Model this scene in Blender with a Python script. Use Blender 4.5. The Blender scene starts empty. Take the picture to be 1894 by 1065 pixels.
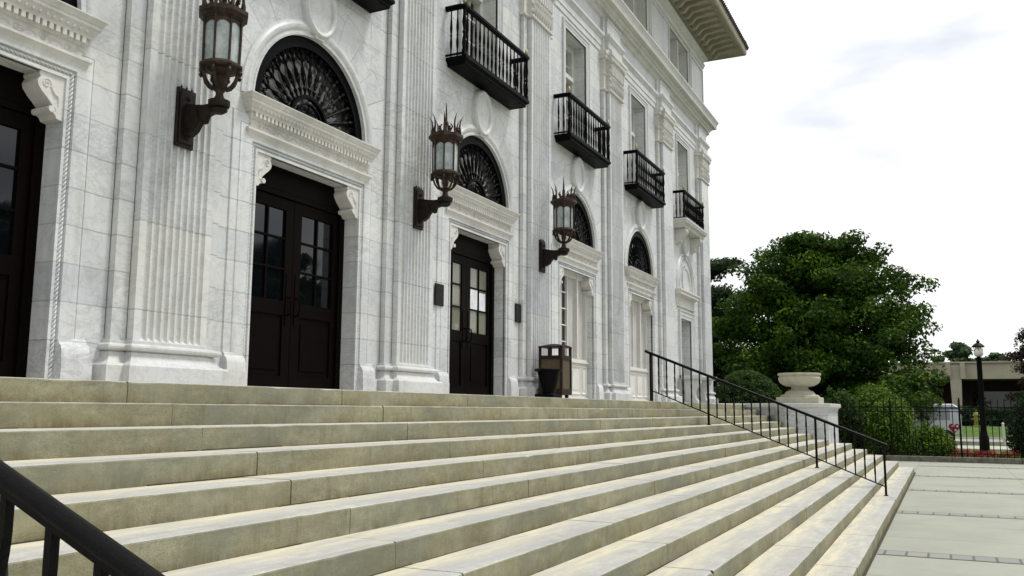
import bpy, bmesh, math, random
from mathutils import Vector, Matrix
import numpy as np
R = math.radians
PI = math.pi
scene = bpy.context.scene

# ------------------------------------------------------------------ camera
cam_d = bpy.data.cameras.new("camera")
cam = bpy.data.objects.new("camera", cam_d)
scene.collection.objects.link(cam)
scene.camera = cam
yaw, pitch, roll = R(25.727), R(7.766), R(0.317)
fwd = Vector((math.cos(yaw)*math.cos(pitch), math.sin(yaw)*math.cos(pitch), math.sin(pitch)))
rt = Vector((math.sin(yaw), -math.cos(yaw), 0))
up = rt.cross(fwd)
rx = rt*math.cos(roll) + up*math.sin(roll)
ux = -rt*math.sin(roll) + up*math.cos(roll)
m = Matrix((rx, ux, -fwd)).transposed().to_4x4()
m.translation = Vector((-3.530, -5.094, -0.179))
cam.matrix_world = m
cam_d.sensor_fit = 'HORIZONTAL'
cam_d.sensor_width = 36.0
cam_d.lens = 36.0*1651.85/1894.0
cam_d.clip_start = 0.05
cam_d.clip_end = 3000

# ------------------------------------------------------------------ world and sun
world = bpy.data.worlds.new("World")
scene.world = world
world.use_nodes = True
wt = world.node_tree
wt.nodes.clear()
SUN_EL, SUN_AZ = 62.0, 205.0          # azimuth measured from +x, counter-clockwise


def wn(t, **k):
    n = wt.nodes.new(t)
    for a, b in k.items():
        setattr(n, a, b)
    return n


sky = wn('ShaderNodeTexSky', sky_type='NISHITA', sun_disc=False)
sky.sun_elevation = R(SUN_EL)
sky.sun_rotation = R(90.0 - SUN_AZ)
sky.dust_density = 3.0
tc = wn('ShaderNodeTexCoord')
mp = wn('ShaderNodeMapping')
mp.inputs['Scale'].default_value = (1.0, 1.0, 2.6)
ns = wn('ShaderNodeTexNoise')
ns.inputs['Scale'].default_value = 3.4
ns.inputs['Detail'].default_value = 5
ns.inputs['Roughness'].default_value = 0.48
wt.links.new(tc.outputs['Generated'], mp.inputs['Vector'])
wt.links.new(mp.outputs[0], ns.inputs['Vector'])
cr = wn('ShaderNodeValToRGB')
cr.color_ramp.elements[0].position = 0.36
cr.color_ramp.elements[0].color = (6.5, 6.95, 7.8, 1)
cr.color_ramp.elements[1].position = 0.50
cr.color_ramp.elements[1].color = (10.2, 10.25, 10.3, 1)
wt.links.new(ns.outputs['Fac'], cr.inputs[0])
mx = wn('ShaderNodeMixRGB')
mx.inputs[0].default_value = 0.93
wt.links.new(sky.outputs[0], mx.inputs[1])
wt.links.new(cr.outputs[0], mx.inputs[2])
bg = wn('ShaderNodeBackground')
bg.inputs[1].default_value = 0.10
wt.links.new(mx.outputs[0], bg.inputs[0])
wo = wn('ShaderNodeOutputWorld')
wt.links.new(bg.outputs[0], wo.inputs[0])

sun_d = bpy.data.lights.new("sun", 'SUN')
sun_d.energy = 2.4
sun_d.angle = R(12)
sun_d.color = (1.0, 0.98, 0.94)
sun = bpy.data.objects.new("sun", sun_d)
scene.collection.objects.link(sun)
sd = Vector((math.cos(R(SUN_EL))*math.cos(R(SUN_AZ)), math.cos(R(SUN_EL))*math.sin(R(SUN_AZ)), math.sin(R(SUN_EL))))
SUN_DIR = Vector((0.42, -0.66, 1.5)).normalized()
SUN_EL = math.degrees(math.asin(SUN_DIR.z)); SUN_AZ = math.degrees(math.atan2(SUN_DIR.y, SUN_DIR.x))
sky.sun_elevation = R(SUN_EL); sky.sun_rotation = R(90.0 - SUN_AZ)
sun.rotation_euler = SUN_DIR.to_track_quat('Z', 'Y').to_euler()

scene.view_settings.view_transform = 'Standard'
scene.view_settings.look = 'None'
scene.view_settings.exposure = 0.22
scene.view_settings.gamma = 1.0
scene.view_settings.use_curve_mapping = False

# ------------------------------------------------------------------ materials
MATS = {}


class NT:
    """small helper to write node trees"""
    def __init__(s, name):
        s.m = bpy.data.materials.new(name)
        s.m.use_nodes = True
        s.t = s.m.node_tree
        s.t.nodes.clear()
        s.o = s.t.nodes.new('ShaderNodeOutputMaterial')
        s.b = s.t.nodes.new('ShaderNodeBsdfPrincipled')
        s.t.links.new(s.b.outputs[0], s.o.inputs[0])
        MATS[name] = s.m

    def n(s, t, ins=None, **k):
        x = s.t.nodes.new(t)
        for a, b in k.items():
            setattr(x, a, b)
        for a, b in (ins or {}).items():
            s.set(x, a, b)
        return x

    def set(s, x, a, b):
        if isinstance(b, bpy.types.NodeSocket):
            s.t.links.new(b, x.inputs[a])
        elif isinstance(b, bpy.types.Node):
            s.t.links.new(b.outputs[0], x.inputs[a])
        else:
            x.inputs[a].default_value = b

    def bs(s, **k):
        names = dict(color='Base Color', rough='Roughness', metal='Metallic', spec='Specular IOR Level',
                     normal='Normal', trans='Transmission Weight', sheen='Sheen Weight', coat='Coat Weight',
                     emis='Emission Color', es='Emission Strength', sss='Subsurface Weight', ior='IOR')
        for a, b in k.items():
            s.set(s.b, names[a], b)

    def math(s, op, a, b=None, c=None):
        x = s.t.nodes.new('ShaderNodeMath')
        x.operation = op
        for i, v in enumerate((a, b, c)):
            if v is not None:
                s.set(x, i, v)
        return x.outputs[0]

    def noise(s, vec, scale, detail=4, rough=0.55, dist=0.0):
        return s.n('ShaderNodeTexNoise', {'Vector': vec, 'Scale': scale, 'Detail': detail, 'Roughness': rough, 'Distortion': dist})

    def ramp(s, fac, stops):
        x = s.t.nodes.new('ShaderNodeValToRGB')
        e = x.color_ramp.elements
        while len(e) > 1:
            e.remove(e[0])
        e[0].position, e[0].color = stops[0][0], c4(stops[0][1])
        for p, c in stops[1:]:
            q = e.new(p)
            q.color = c4(c)
        s.set(x, 0, fac)
        return x.outputs[0]

    def mix(s, fac, a, b, mode='MIX'):
        x = s.t.nodes.new('ShaderNodeMixRGB')
        x.blend_type = mode
        s.set(x, 0, fac)
        s.set(x, 1, c4(a) if isinstance(a, (tuple, list)) else a)
        s.set(x, 2, c4(b) if isinstance(b, (tuple, list)) else b)
        return x.outputs[0]

    def mapping(s, vec, scale=(1, 1, 1), rot=(0, 0, 0), loc=(0, 0, 0)):
        return s.n('ShaderNodeMapping', {'Vector': vec, 'Scale': scale, 'Rotation': rot, 'Location': loc}).outputs[0]

    def bump(s, h, strength=0.3, dist=0.02):
        return s.n('ShaderNodeBump', {'Height': h, 'Strength': strength, 'Distance': dist}).outputs[0]


def c4(c):
    if isinstance(c, (int, float)):
        return (c, c, c, 1)
    return tuple(c) + (1,) if len(c) == 3 else tuple(c)


def marble(name, joints=0, tint=(0.612, 0.625, 0.632), var=1.0, rough=0.42, warm=0.0):
    """joints: 0 none, 1 coursed wall with ringed arch stones, 2 tall pilaster stones"""
    s = NT(name)
    pos = s.n('ShaderNodeNewGeometry').outputs['Position']
    sp = s.n('ShaderNodeSeparateXYZ', {0: pos})
    X, Y, Z = sp.outputs
    # grey clouding and veins
    v1 = s.mapping(pos, (1, 1, 0.55), (0.3, 0.5, 0.2))
    n1 = s.noise(v1, 1.1, 6, 0.6, 0.9)
    cloud = s.ramp(n1, [(0.30, 0.72), (0.42, 0.90), (0.55, 1.0)])
    n2 = s.noise(s.mapping(pos, (1.0, 1.0, 1.7), (0.5, 0.6, 0.1)), 1.7, 7, 0.62, 2.2)
    vein = s.ramp(n2, [(0.470, 1.0), (0.496, 0.82), (0.505, 0.80), (0.535, 1.0)])
    n3 = s.noise(pos, 9.0, 5, 0.7)
    fine = s.ramp(n3, [(0.3, 0.93), (0.7, 1.03)])
    col = s.mix(1.0, tint, cloud, 'MULTIPLY')
    col = s.mix(0.75*var, col, vein, 'MULTIPLY')
    col = s.mix(1.0, col, fine, 'MULTIPLY')
    # water stains, running down
    n4 = s.noise(s.mapping(pos, (3.4, 3.4, 0.22)), 1.6, 5, 0.65)
    st = s.ramp(n4, [(0.52, 0.0), (0.74, 1.0)])
    col = s.mix(s.math('MULTIPLY', st, 0.42), col, (0.36, 0.345, 0.29))
    n5 = s.noise(s.mapping(pos, (1, 1, 1), (0, 0, 0), (7, 3, 1)), 0.7, 4, 0.6)
    wm = s.ramp(n5, [(0.40, 0.0), (0.66, 1.0)])
    col = s.mix(s.math('MULTIPLY', wm, 0.22+warm), col, (0.60, 0.575, 0.50))
    h = s.math('MULTIPLY', n3.outputs[0], 0.25)
    if joints:
        RH = 0.3525
        zc = s.math('DIVIDE', s.math('SUBTRACT', Z, 0.4160-RH*4), RH if joints in (1, 3) else RH*2.5)
        fz = s.math('FRACT', zc)
        row = s.math('FLOOR', zc)
        dz = s.math('MULTIPLY', s.math('MINIMUM', fz, s.math('SUBTRACT', 1.0, fz)), RH if joints in (1, 3) else RH*2.5)
        if joints in (1, 3):
            # bay-local coordinates for the arch stones
            lx = s.math('SUBTRACT', s.math('MULTIPLY', s.math('FRACT', s.math('DIVIDE', s.math('ADD', X, 1.535+4.625*4), 4.625)), 4.625), 2.3125)
            lz = s.math('SUBTRACT', Z, 3.47)
            rr = s.math('SQRT', s.math('ADD', s.math('MULTIPLY', lx, lx), s.math('MULTIPLY', lz, lz)))
            ang = s.math('ARCTAN2', lz, lx)
            an = s.math('DIVIDE', ang, PI/13)
            far = s.math('FRACT', an)
            da = s.math('MULTIPLY', s.math('MULTIPLY', s.math('MINIMUM', far, s.math('SUBTRACT', 1.0, far)), PI/13), rr)
            # stepped outer edge of the arch stones: follows the courses
            rlim = s.math('ADD', 1.62, s.math('MULTIPLY', s.math('FRACT', s.math('MULTIPLY', s.math('ADD', s.math('ABSOLUTE', s.math('SUBTRACT', s.math('FLOOR', an), 6.0)), 0.0), 0.37)), 0.36))
            inarch = s.math('MULTIPLY', s.math('LESS_THAN', rr, rlim), s.math('MULTIPLY', s.math('GREATER_THAN', Z, 3.47), s.math('LESS_THAN', Z, 5.6)))
            # vertical joints
            xo = s.math('ADD', s.math('DIVIDE', lx, 0.98), s.math('MULTIPLY', s.math('FRACT', s.math('MULTIPLY', row, 0.5)), 1.0))
            fx = s.math('FRACT', s.math('ADD', xo, 10.23))
            dx = s.math('MULTIPLY', s.math('MINIMUM', fx, s.math('SUBTRACT', 1.0, fx)), 0.98)
            dzx = s.math('MINIMUM', dz, dx) if joints == 1 else dz
            if joints == 3:
                inarch = s.math('MULTIPLY', inarch, 0.0)
            dj = s.math('ADD', s.math('MULTIPLY', dzx, s.math('SUBTRACT', 1.0, inarch)), s.math('MULTIPLY', da, inarch))
            drim = s.math('ABSOLUTE', s.math('SUBTRACT', rr, rlim))
            rimon = s.math('MULTIPLY', s.math('GREATER_THAN', Z, 3.5), s.math('LESS_THAN', Z, 5.6))
            drim = s.math('ADD', drim, s.math('SUBTRACT', 1.0, rimon))
            dj = s.math('MINIMUM', dj, drim) if joints == 1 else dj
            idb = s.math('ADD', s.math('MULTIPLY', row, 7.31), s.math('MULTIPLY', s.math('FLOOR', s.math('ADD', s.math('DIVIDE', X, 0.98), s.math('MULTIPLY', s.math('FRACT', s.math('MULTIPLY', row, 0.5)), 1.0))), 3.17))
            ida = s.math('MULTIPLY', s.math('FLOOR', an), 5.7)
            idn = s.math('ADD', s.math('MULTIPLY', idb, s.math('SUBTRACT', 1.0, inarch)), s.math('MULTIPLY', ida, inarch))
        else:
            dj = dz
            idn = s.math('ADD', s.math('MULTIPLY', row, 7.31), s.math('MULTIPLY', s.math('FLOOR', s.math('DIVIDE', X, 2.3)), 3.17))
        wn_ = s.n('ShaderNodeTexWhiteNoise', {1: idn}, noise_dimensions='1D')
        tintv = s.ramp(wn_.outputs[0], [(0.0, (0.85, 0.86, 0.89)), (0.12, (0.89, 0.90, 0.925)), (0.16, (0.96, 0.962, 0.97)), (0.7, (1.0, 1.0, 0.99)), (1.0, (1.06, 1.05, 1.01))])
        col = s.mix(s.math('SUBTRACT', 0.9, s.math('MULTIPLY', inarch, 0.55)) if joints == 1 else 0.85, col, tintv, 'MULTIPLY')
        wv = s.n('ShaderNodeTexWhiteNoise', {1: s.math('ADD', idn, 41.7)}, noise_dimensions='1D')
        nb_ = s.noise(s.mapping(pos, (1.2, 1.2, 2.6), (0.2, 0.9, 0.4)), 2.1, 7, 0.65, 1.6)
        bv = s.ramp(nb_, [(0.44, 1.0), (0.50, 0.74), (0.56, 1.0)])
        col = s.mix(s.ramp(wv.outputs[0], [(0.60, 0.0), (0.95, 0.8)]), col, s.mix(1.0, col, bv, 'MULTIPLY'))
        jm = s.ramp(dj, [(0.0, 1.0), (0.004, 0.8), (0.009, 0.0)])
        nj = s.noise(pos, 1.4, 3)
        js = s.ramp(nj, [(0.3, 0.28), (0.65, 0.78)])
        col = s.mix(s.math('MULTIPLY', jm, js), col, (0.23, 0.22, 0.19))
        h = s.math('SUBTRACT', h, s.math('MULTIPLY', jm, 1.0))
    s.bs(color=col, rough=rough, spec=0.35, normal=s.bump(h, 0.35, 0.004))
    return s.m


marble('marble_coursed', 1)
marble('marble_pilaster', 2)
marble('marble_course_only', 3)
marble('marble_carved', 0, (0.62, 0.61, 0.575), 0.6, 0.5, 0.12)
marble('marble_plain', 0, (0.585, 0.595, 0.592), 0.9)
marble('marble_cornice', 0, (0.58, 0.575, 0.54), 0.4, 0.5, 0.1)


def granite(name, base, dirt, amount, streak=True):
    s = NT(name)
    pos = s.n('ShaderNodeNewGeometry').outputs['Position']
    sp = s.n('ShaderNodeSeparateXYZ', {0: pos})
    X, Y, Z = sp.outputs
    n1 = s.noise(pos, 150, 3, 0.75)
    speck = s.ramp(n1, [(0.32, 0.64), (0.5, 1.0), (0.68, 1.24)])
    n2 = s.noise(s.mapping(pos, (0.8, 2.2, 3.0)), 1.6, 7, 0.66, 0.8)
    blot = s.ramp(n2, [(0.30, 0.62), (0.50, 1.0), (0.70, 1.18)])
    nm = s.noise(s.mapping(pos, (1, 1, 1.4)), 14, 5, 0.7)
    mott = s.ramp(nm, [(0.3, 0.78), (0.7, 1.16)])
    # every stone has its own shade
    blk = s.n('ShaderNodeTexWhiteNoise', {1: s.math('ADD', s.math('FLOOR', s.math('DIVIDE', s.math('ADD', X, 30.0-0.87), 2.475)), s.math('MULTIPLY', s.math('FLOOR', s.math('DIVIDE', s.math('ADD', Z, 30.001), 0.15)), 17.3))}, noise_dimensions='1D')
    col = s.mix(1.0, base, speck, 'MULTIPLY')
    col = s.mix(0.9, col, blot, 'MULTIPLY')
    col = s.mix(1.0, col, mott, 'MULTIPLY')
    col = s.mix(1.0, col, s.ramp(blk.outputs[0], [(0.0, (0.90, 0.90, 0.93)), (0.5, (1.0, 1.0, 1.0)), (1.0, (1.07, 1.05, 1.0))]), 'MULTIPLY')
    n3 = s.noise(s.mapping(pos, (1.3, 1.3, 1.6), (0, 0, 0), (3, 1, 0)), 1.8, 6, 0.7)
    dm = s.ramp(n3, [(0.36, 0.0), (0.68, 1.0)])
    col = s.mix(s.math('MULTIPLY', dm, amount), col, dirt)
    if streak:
        # soil that has gathered along the foot and lip of each riser
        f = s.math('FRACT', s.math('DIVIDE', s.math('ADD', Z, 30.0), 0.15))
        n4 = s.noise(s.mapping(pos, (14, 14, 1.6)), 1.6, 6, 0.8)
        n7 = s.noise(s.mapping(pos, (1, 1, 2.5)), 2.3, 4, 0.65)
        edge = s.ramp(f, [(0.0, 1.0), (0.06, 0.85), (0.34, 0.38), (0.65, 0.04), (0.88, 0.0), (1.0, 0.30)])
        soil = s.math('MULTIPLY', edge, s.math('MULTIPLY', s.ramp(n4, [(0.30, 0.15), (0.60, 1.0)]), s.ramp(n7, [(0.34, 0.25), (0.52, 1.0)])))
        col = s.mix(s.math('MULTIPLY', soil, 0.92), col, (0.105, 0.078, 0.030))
        n6 = s.noise(s.mapping(pos, (1, 1, 1), (0, 0, 0), (1, 9, 4)), 1.1, 5, 0.65)
        gm = s.ramp(n6, [(0.44, 0.0), (0.66, 1.0)])
        col = s.mix(s.math('MULTIPLY', gm, 0.6), col, (0.14, 0.152, 0.125))
        n9 = s.noise(s.mapping(pos, (5, 5, 0.35)), 2.4, 5, 0.75)
        col = s.mix(s.math('MULTIPLY', s.ramp(n9, [(0.56, 0.0), (0.68, 1.0)]), 0.4), col, (0.12, 0.105, 0.06))
        n8 = s.noise(s.mapping(pos, (1, 1, 1.0), (0, 0, 0), (11, 2, 4)), 1.5, 5, 0.65)
        col = s.mix(s.math('MULTIPLY', s.ramp(n8, [(0.52, 0.0), (0.72, 1.0)]), 0.5), col, (0.36, 0.345, 0.25))
    else:
        f = s.math('FRACT', s.math('DIVIDE', s.math('ADD', Y, 38.7), 0.387))
        n4 = s.noise(s.mapping(pos, (1.1, 4, 2)), 2.6, 5, 0.7)
        edge = s.ramp(f, [(0.0, 0.0), (0.10, 0.05), (0.42, 0.22), (0.68, 0.75), (1.0, 1.0)])
        soil = s.math('MULTIPLY', edge, s.ramp(n4, [(0.26, 0.45), (0.52, 1.0)]))
        col = s.mix(s.math('MULTIPLY', soil, 0.95), col, (0.66, 0.60, 0.42))
        n5 = s.noise(s.mapping(pos, (0.9, 5.5, 2), (0, 0, 0.12), (4, 0, 0)), 1.7, 5, 0.65)
        col = s.mix(s.math('MULTIPLY', s.ramp(n5, [(0.38, 0.0), (0.62, 1.0)]), 0.6), col, (0.36, 0.365, 0.365))
    h = s.math('ADD', s.math('MULTIPLY', n1.outputs[0], 0.5), s.math('MULTIPLY', nm.outputs[0], 0.8))
    s.bs(color=col, rough=0.85, spec=0.2, normal=s.bump(h, 0.5, 0.006))
    return s.m


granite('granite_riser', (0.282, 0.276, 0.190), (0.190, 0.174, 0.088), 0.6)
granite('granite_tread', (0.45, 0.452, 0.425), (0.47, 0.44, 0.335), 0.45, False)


def simple(name, col, rough=0.5, metal=0.0, spec=0.5, var=0.12, scale=6.0, bump=0.0, col2=None, **kw):
    s = NT(name)
    pos = s.n('ShaderNodeNewGeometry').outputs['Position']
    n1 = s.noise(pos, scale, 5, 0.65)
    c2 = col2 or tuple(c*(1-var*2.2) for c in col)
    c = s.mix(s.ramp(n1, [(0.35, 0.0), (0.68, 1.0)]), col, c2)
    r = s.math('ADD', rough, s.math('MULTIPLY', s.math('SUBTRACT', n1.outputs[0], 0.5), 0.25))
    s.bs(color=c, rough=r, metal=metal, spec=spec, **kw)
    if bump:
        n2 = s.noise(pos, scale*6, 4, 0.7)
        s.bs(normal=s.bump(n2.outputs[0], bump, 0.01))
    return s.m


simple('black_iron', (0.0016, 0.0016, 0.002), 0.5, 0.0, 0.06, 0.2, 9, 0.15)
simple('rail_paint', (0.0016, 0.0016, 0.002), 0.40, 0.0, 0.13, 0.2, 14, 0.25)
simple('fence_paint', (0.002, 0.002, 0.002), 0.6, 0.0, 0.15)
simple('bronze_dark', (0.0034, 0.0021, 0.0016), 0.42, 0.0, 0.04, 0.25, 1.2, 0.1, col2=(0.0025, 0.0016, 0.0013))
simple('lantern_bronze', (0.056, 0.034, 0.022), 0.55, 0.35, 0.3, 0.2, 14, 0.25, col2=(0.012, 0.008, 0.006))
simple('lantern_dark', (0.021, 0.013, 0.008), 0.55, 0.35, 0.25, 0.2, 14, 0.25, col2=(0.008, 0.006, 0.005))
simple('brass', (0.42, 0.33, 0.20), 0.45, 0.6, 0.5, 0.2, 30)
simple('bronze_plate', (0.014, 0.012, 0.014), 0.5, 0.3, 0.3, 0.15, 20, 0.3)
simple('frosted_glass', (0.42, 0.46, 0.43), 0.22, 0.0, 0.6, 0.22, 7.0, 0, col2=(0.20, 0.23, 0.24))
simple('white_paint', (0.66, 0.655, 0.61), 0.5, 0, 0.4, 0.06, 4)
simple('shade_fabric', (0.50, 0.495, 0.46), 0.75, 0, 0.3, 0.06, 3)
simple('dark_glass', (0.002, 0.003, 0.004), 0.03, 0, 0.5, 0.0, 2)
simple('lit_glass', (0.20, 0.205, 0.15), 0.04, 0, 0.6, 0.1, 2.5)  # pale base colour stands in for the lit interior behind the glass
simple('paper', (0.75, 0.77, 0.80), 0.7)
simple('eave_paint', (0.36, 0.325, 0.25), 0.65, 0, 0.3, 0.1, 3, 0.05)
simple('roof_tile', (0.055, 0.035, 0.030), 0.7, 0, 0.3, 0.3, 3, 0.2)
simple('bin_frame', (0.020, 0.009, 0.008), 0.5, 0, 0.25, 0.15, 12)
simple('black_plastic', (0.0015, 0.0015, 0.002), 0.5, 0, 0.08, 0.1, 8)
simple('fanlight_glass', (0.16, 0.165, 0.15), 0.06, 0, 0.5, 0.25, 2.5, 0, col2=(0.012, 0.012, 0.012))  # pale patches paint bright reflections into the glass colour
simple('limestone', (0.45, 0.43, 0.33), 0.75, 0, 0.25, 0.10, 5, 0.15)
simple('bark', (0.05, 0.04, 0.03), 0.9, 0, 0.2, 0.3, 9, 0.5)
simple('far_concrete', (0.40, 0.365, 0.285), 0.85, 0, 0.2, 0.07, 0.6, 0.1)
simple('far_wall_dark', (0.030, 0.020, 0.015), 0.8, 0, 0.2, 0.2, 0.4)
simple('kerb_stone', (0.22, 0.21, 0.165), 0.85, 0, 0.2, 0.25, 5, 0.3)
simple('van_white', (0.62, 0.65, 0.70), 0.25, 0, 0.5, 0.03, 1)
simple('van_blue', (0.05, 0.06, 0.14), 0.3, 0, 0.5, 0.03, 1)
simple('van_grey', (0.30, 0.32, 0.34), 0.4, 0, 0.5, 0.03, 1)
simple('rubber', (0.02, 0.02, 0.02), 0.8)
simple('red_paint', (0.35, 0.01, 0.02), 0.4)
simple('hydrant_yellow', (0.20, 0.19, 0.02), 0.5)
simple('road_asphalt', (0.32, 0.30, 0.28), 0.9, 0, 0.2, 0.1, 2, 0.2)
simple('sidewalk', (0.50, 0.47, 0.43), 0.9, 0, 0.2, 0.1, 2, 0.2)
simple('soil', (0.05, 0.04, 0.028), 0.95, 0, 0.1, 0.2, 6, 0.5)
simple('lamp_globe', (0.80, 0.78, 0.72), 0.3, 0, 0.5, 0.02, 2)

simple('joint_grime', (0.20, 0.19, 0.165), 0.9, 0, 0.1, 0.2, 3)
# aggregate panel of the bin
s = NT('pebble_panel')
pos = s.n('ShaderNodeNewGeometry').outputs['Position']
vo = s.n('ShaderNodeTexVoronoi', {'Vector': pos, 'Scale': 75.0})
c = s.mix(vo.outputs['Color'], (0.10, 0.075, 0.036), (0.045, 0.032, 0.015))
s.bs(color=c, rough=0.8, normal=s.bump(vo.outputs['Distance'], 0.5, 0.01))

# frosted lantern panes: glowing no, pale milky glass
# plaza concrete
s = NT('plaza_concrete')
pos = s.n('ShaderNodeNewGeometry').outputs['Position']
n1 = s.noise(pos, 0.9, 6, 0.6)
n2 = s.noise(pos, 120, 3, 0.6)
n3 = s.noise(s.mapping(pos, (0.5, 3.5, 1), (0, 0, 0.1)), 1.0, 5, 0.6)
col = s.ramp(n1, [(0.3, (0.295, 0.302, 0.248)), (0.55, (0.335, 0.345, 0.285)), (0.8, (0.365, 0.372, 0.315))])
nst = s.noise(pos, 3.0, 6, 0.7)
col = s.mix(s.math('MULTIPLY', s.ramp(nst, [(0.58, 0.0), (0.72, 1.0)]), 0.35), col, (0.27, 0.26, 0.20))
col = s.mix(s.math('MULTIPLY', s.ramp(n3, [(0.45, 0.0), (0.7, 1.0)]), 0.3), col, (0.30, 0.305, 0.26))
col = s.mix(0.6, col, s.ramp(n2, [(0.3, 0.88), (0.7, 1.08)]), 'MULTIPLY')
sp = s.n('ShaderNodeSeparateXYZ', {0: pos})
X, Y, Z = sp.outputs


def linejoint(coord, off, period, w):
    f = s.math('FRACT', s.math('DIVIDE', s.math('ADD', coord, off), period))
    d = s.math('MULTIPLY', s.math('MINIMUM', f, s.math('SUBTRACT', 1.0, f)), period)
    return s.ramp(d, [(0.0, 1.0), (w*0.5, 1.0), (w*0.8, 0.0)]) if w > 0.02 else s.ramp(d, [(0.0, 0.8), (w, 0.0)])


jx = linejoint(X, 1.45+47, 4.70/3, 0.016)
jy = linejoint(Y, 4.254+47, 2.35, 0.016)
col = s.mix(s.math('MULTIPLY', s.math('MAXIMUM', jx, jy), 0.75), col, (0.14, 0.13, 0.10))
s.bs(color=col, rough=0.88, spec=0.2, normal=s.bump(n2.outputs[0], 0.15, 0.004))

s = NT('brick_band')
pos = s.n('ShaderNodeNewGeometry').outputs['Position']
sp = s.n('ShaderNodeSeparateXYZ', {0: pos})
cb = s.n('ShaderNodeCombineXYZ', {0: sp.outputs[1], 1: 0.20})
br = s.n('ShaderNodeTexBrick', {'Vector': cb, 'Color1': (0.215, 0.22, 0.205, 1), 'Color2': (0.275, 0.275, 0.25, 1), 'Mortar': (0.11, 0.105, 0.09, 1),
                                'Scale': 1.0, 'Mortar Size': 0.014, 'Brick Width': 0.23, 'Row Height': 0.40}, offset=0.0)
s.bs(color=br.outputs[0], rough=0.85)

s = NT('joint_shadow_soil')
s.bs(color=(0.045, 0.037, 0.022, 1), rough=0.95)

s = NT('grass_green')
pos = s.n('ShaderNodeNewGeometry').outputs['Position']
n1 = s.noise(pos, 0.8, 5, 0.6)
n2 = s.noise(pos, 25, 4, 0.7)
col = s.ramp(n1, [(0.3, (0.045, 0.085, 0.014)), (0.65, (0.085, 0.14, 0.022))])
col = s.mix(0.8, col, s.ramp(n2, [(0.3, 0.6), (0.7, 1.3)]), 'MULTIPLY')
s.bs(color=col, rough=0.9, spec=0.2, normal=s.bump(n2.outputs[0], 0.6, 0.03))


def leafmat(name, c1, c2, c3, scale=0.8):
    s = NT(name)
    at = s.n('ShaderNodeAttribute', attribute_name='tone')
    pos = s.n('ShaderNodeNewGeometry').outputs['Position']
    n1 = s.noise(pos, scale, 3, 0.5)
    f = s.math('ADD', s.math('MULTIPLY', at.outputs['Fac'], 0.65), s.math('MULTIPLY', n1.outputs[0], 0.35))
    col = s.ramp(f, [(0.12, c1), (0.5, c2), (0.85, c3)])
    s.bs(color=col, rough=0.6, spec=0.10)
    tr = s.n('ShaderNodeBsdfTranslucent', {0: s.mix(0.5, col, (0.10, 0.16, 0.02))})
    mixs = s.n('ShaderNodeMixShader', {0: 0.22})
    s.t.links.new(s.b.outputs[0], mixs.inputs[1])
    s.t.links.new(tr.outputs[0], mixs.inputs[2])
    s.t.links.new(mixs.outputs[0], s.o.inputs[0])
    return s.m


leafmat('leaf_dark', (0.006, 0.020, 0.002), (0.022, 0.060, 0.004), (0.085, 0.160, 0.010))
leafmat('leaf_conifer', (0.010, 0.022, 0.012), (0.018, 0.040, 0.018), (0.030, 0.060, 0.028))
leafmat('leaf_box', (0.008, 0.020, 0.004), (0.026, 0.056, 0.010), (0.075, 0.13, 0.030), 3)
simple('bush_inner', (0.006, 0.012, 0.004), 0.9, 0, 0.1)
leafmat('leaf_bright', (0.012, 0.035, 0.004), (0.060, 0.125, 0.010), (0.16, 0.25, 0.025), 2)
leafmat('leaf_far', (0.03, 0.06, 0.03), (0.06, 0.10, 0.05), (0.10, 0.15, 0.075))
leafmat('leaf_red', (0.018, 0.010, 0.012), (0.035, 0.018, 0.018), (0.07, 0.035, 0.03))
leafmat('petal_red', (0.18, 0.004, 0.015), (0.32, 0.008, 0.03), (0.45, 0.02, 0.06), 5)
leafmat('petal_pink', (0.10, 0.006, 0.03), (0.20, 0.012, 0.06), (0.30, 0.03, 0.10), 5)

# ------------------------------------------------------------------ mesh helper


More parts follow.
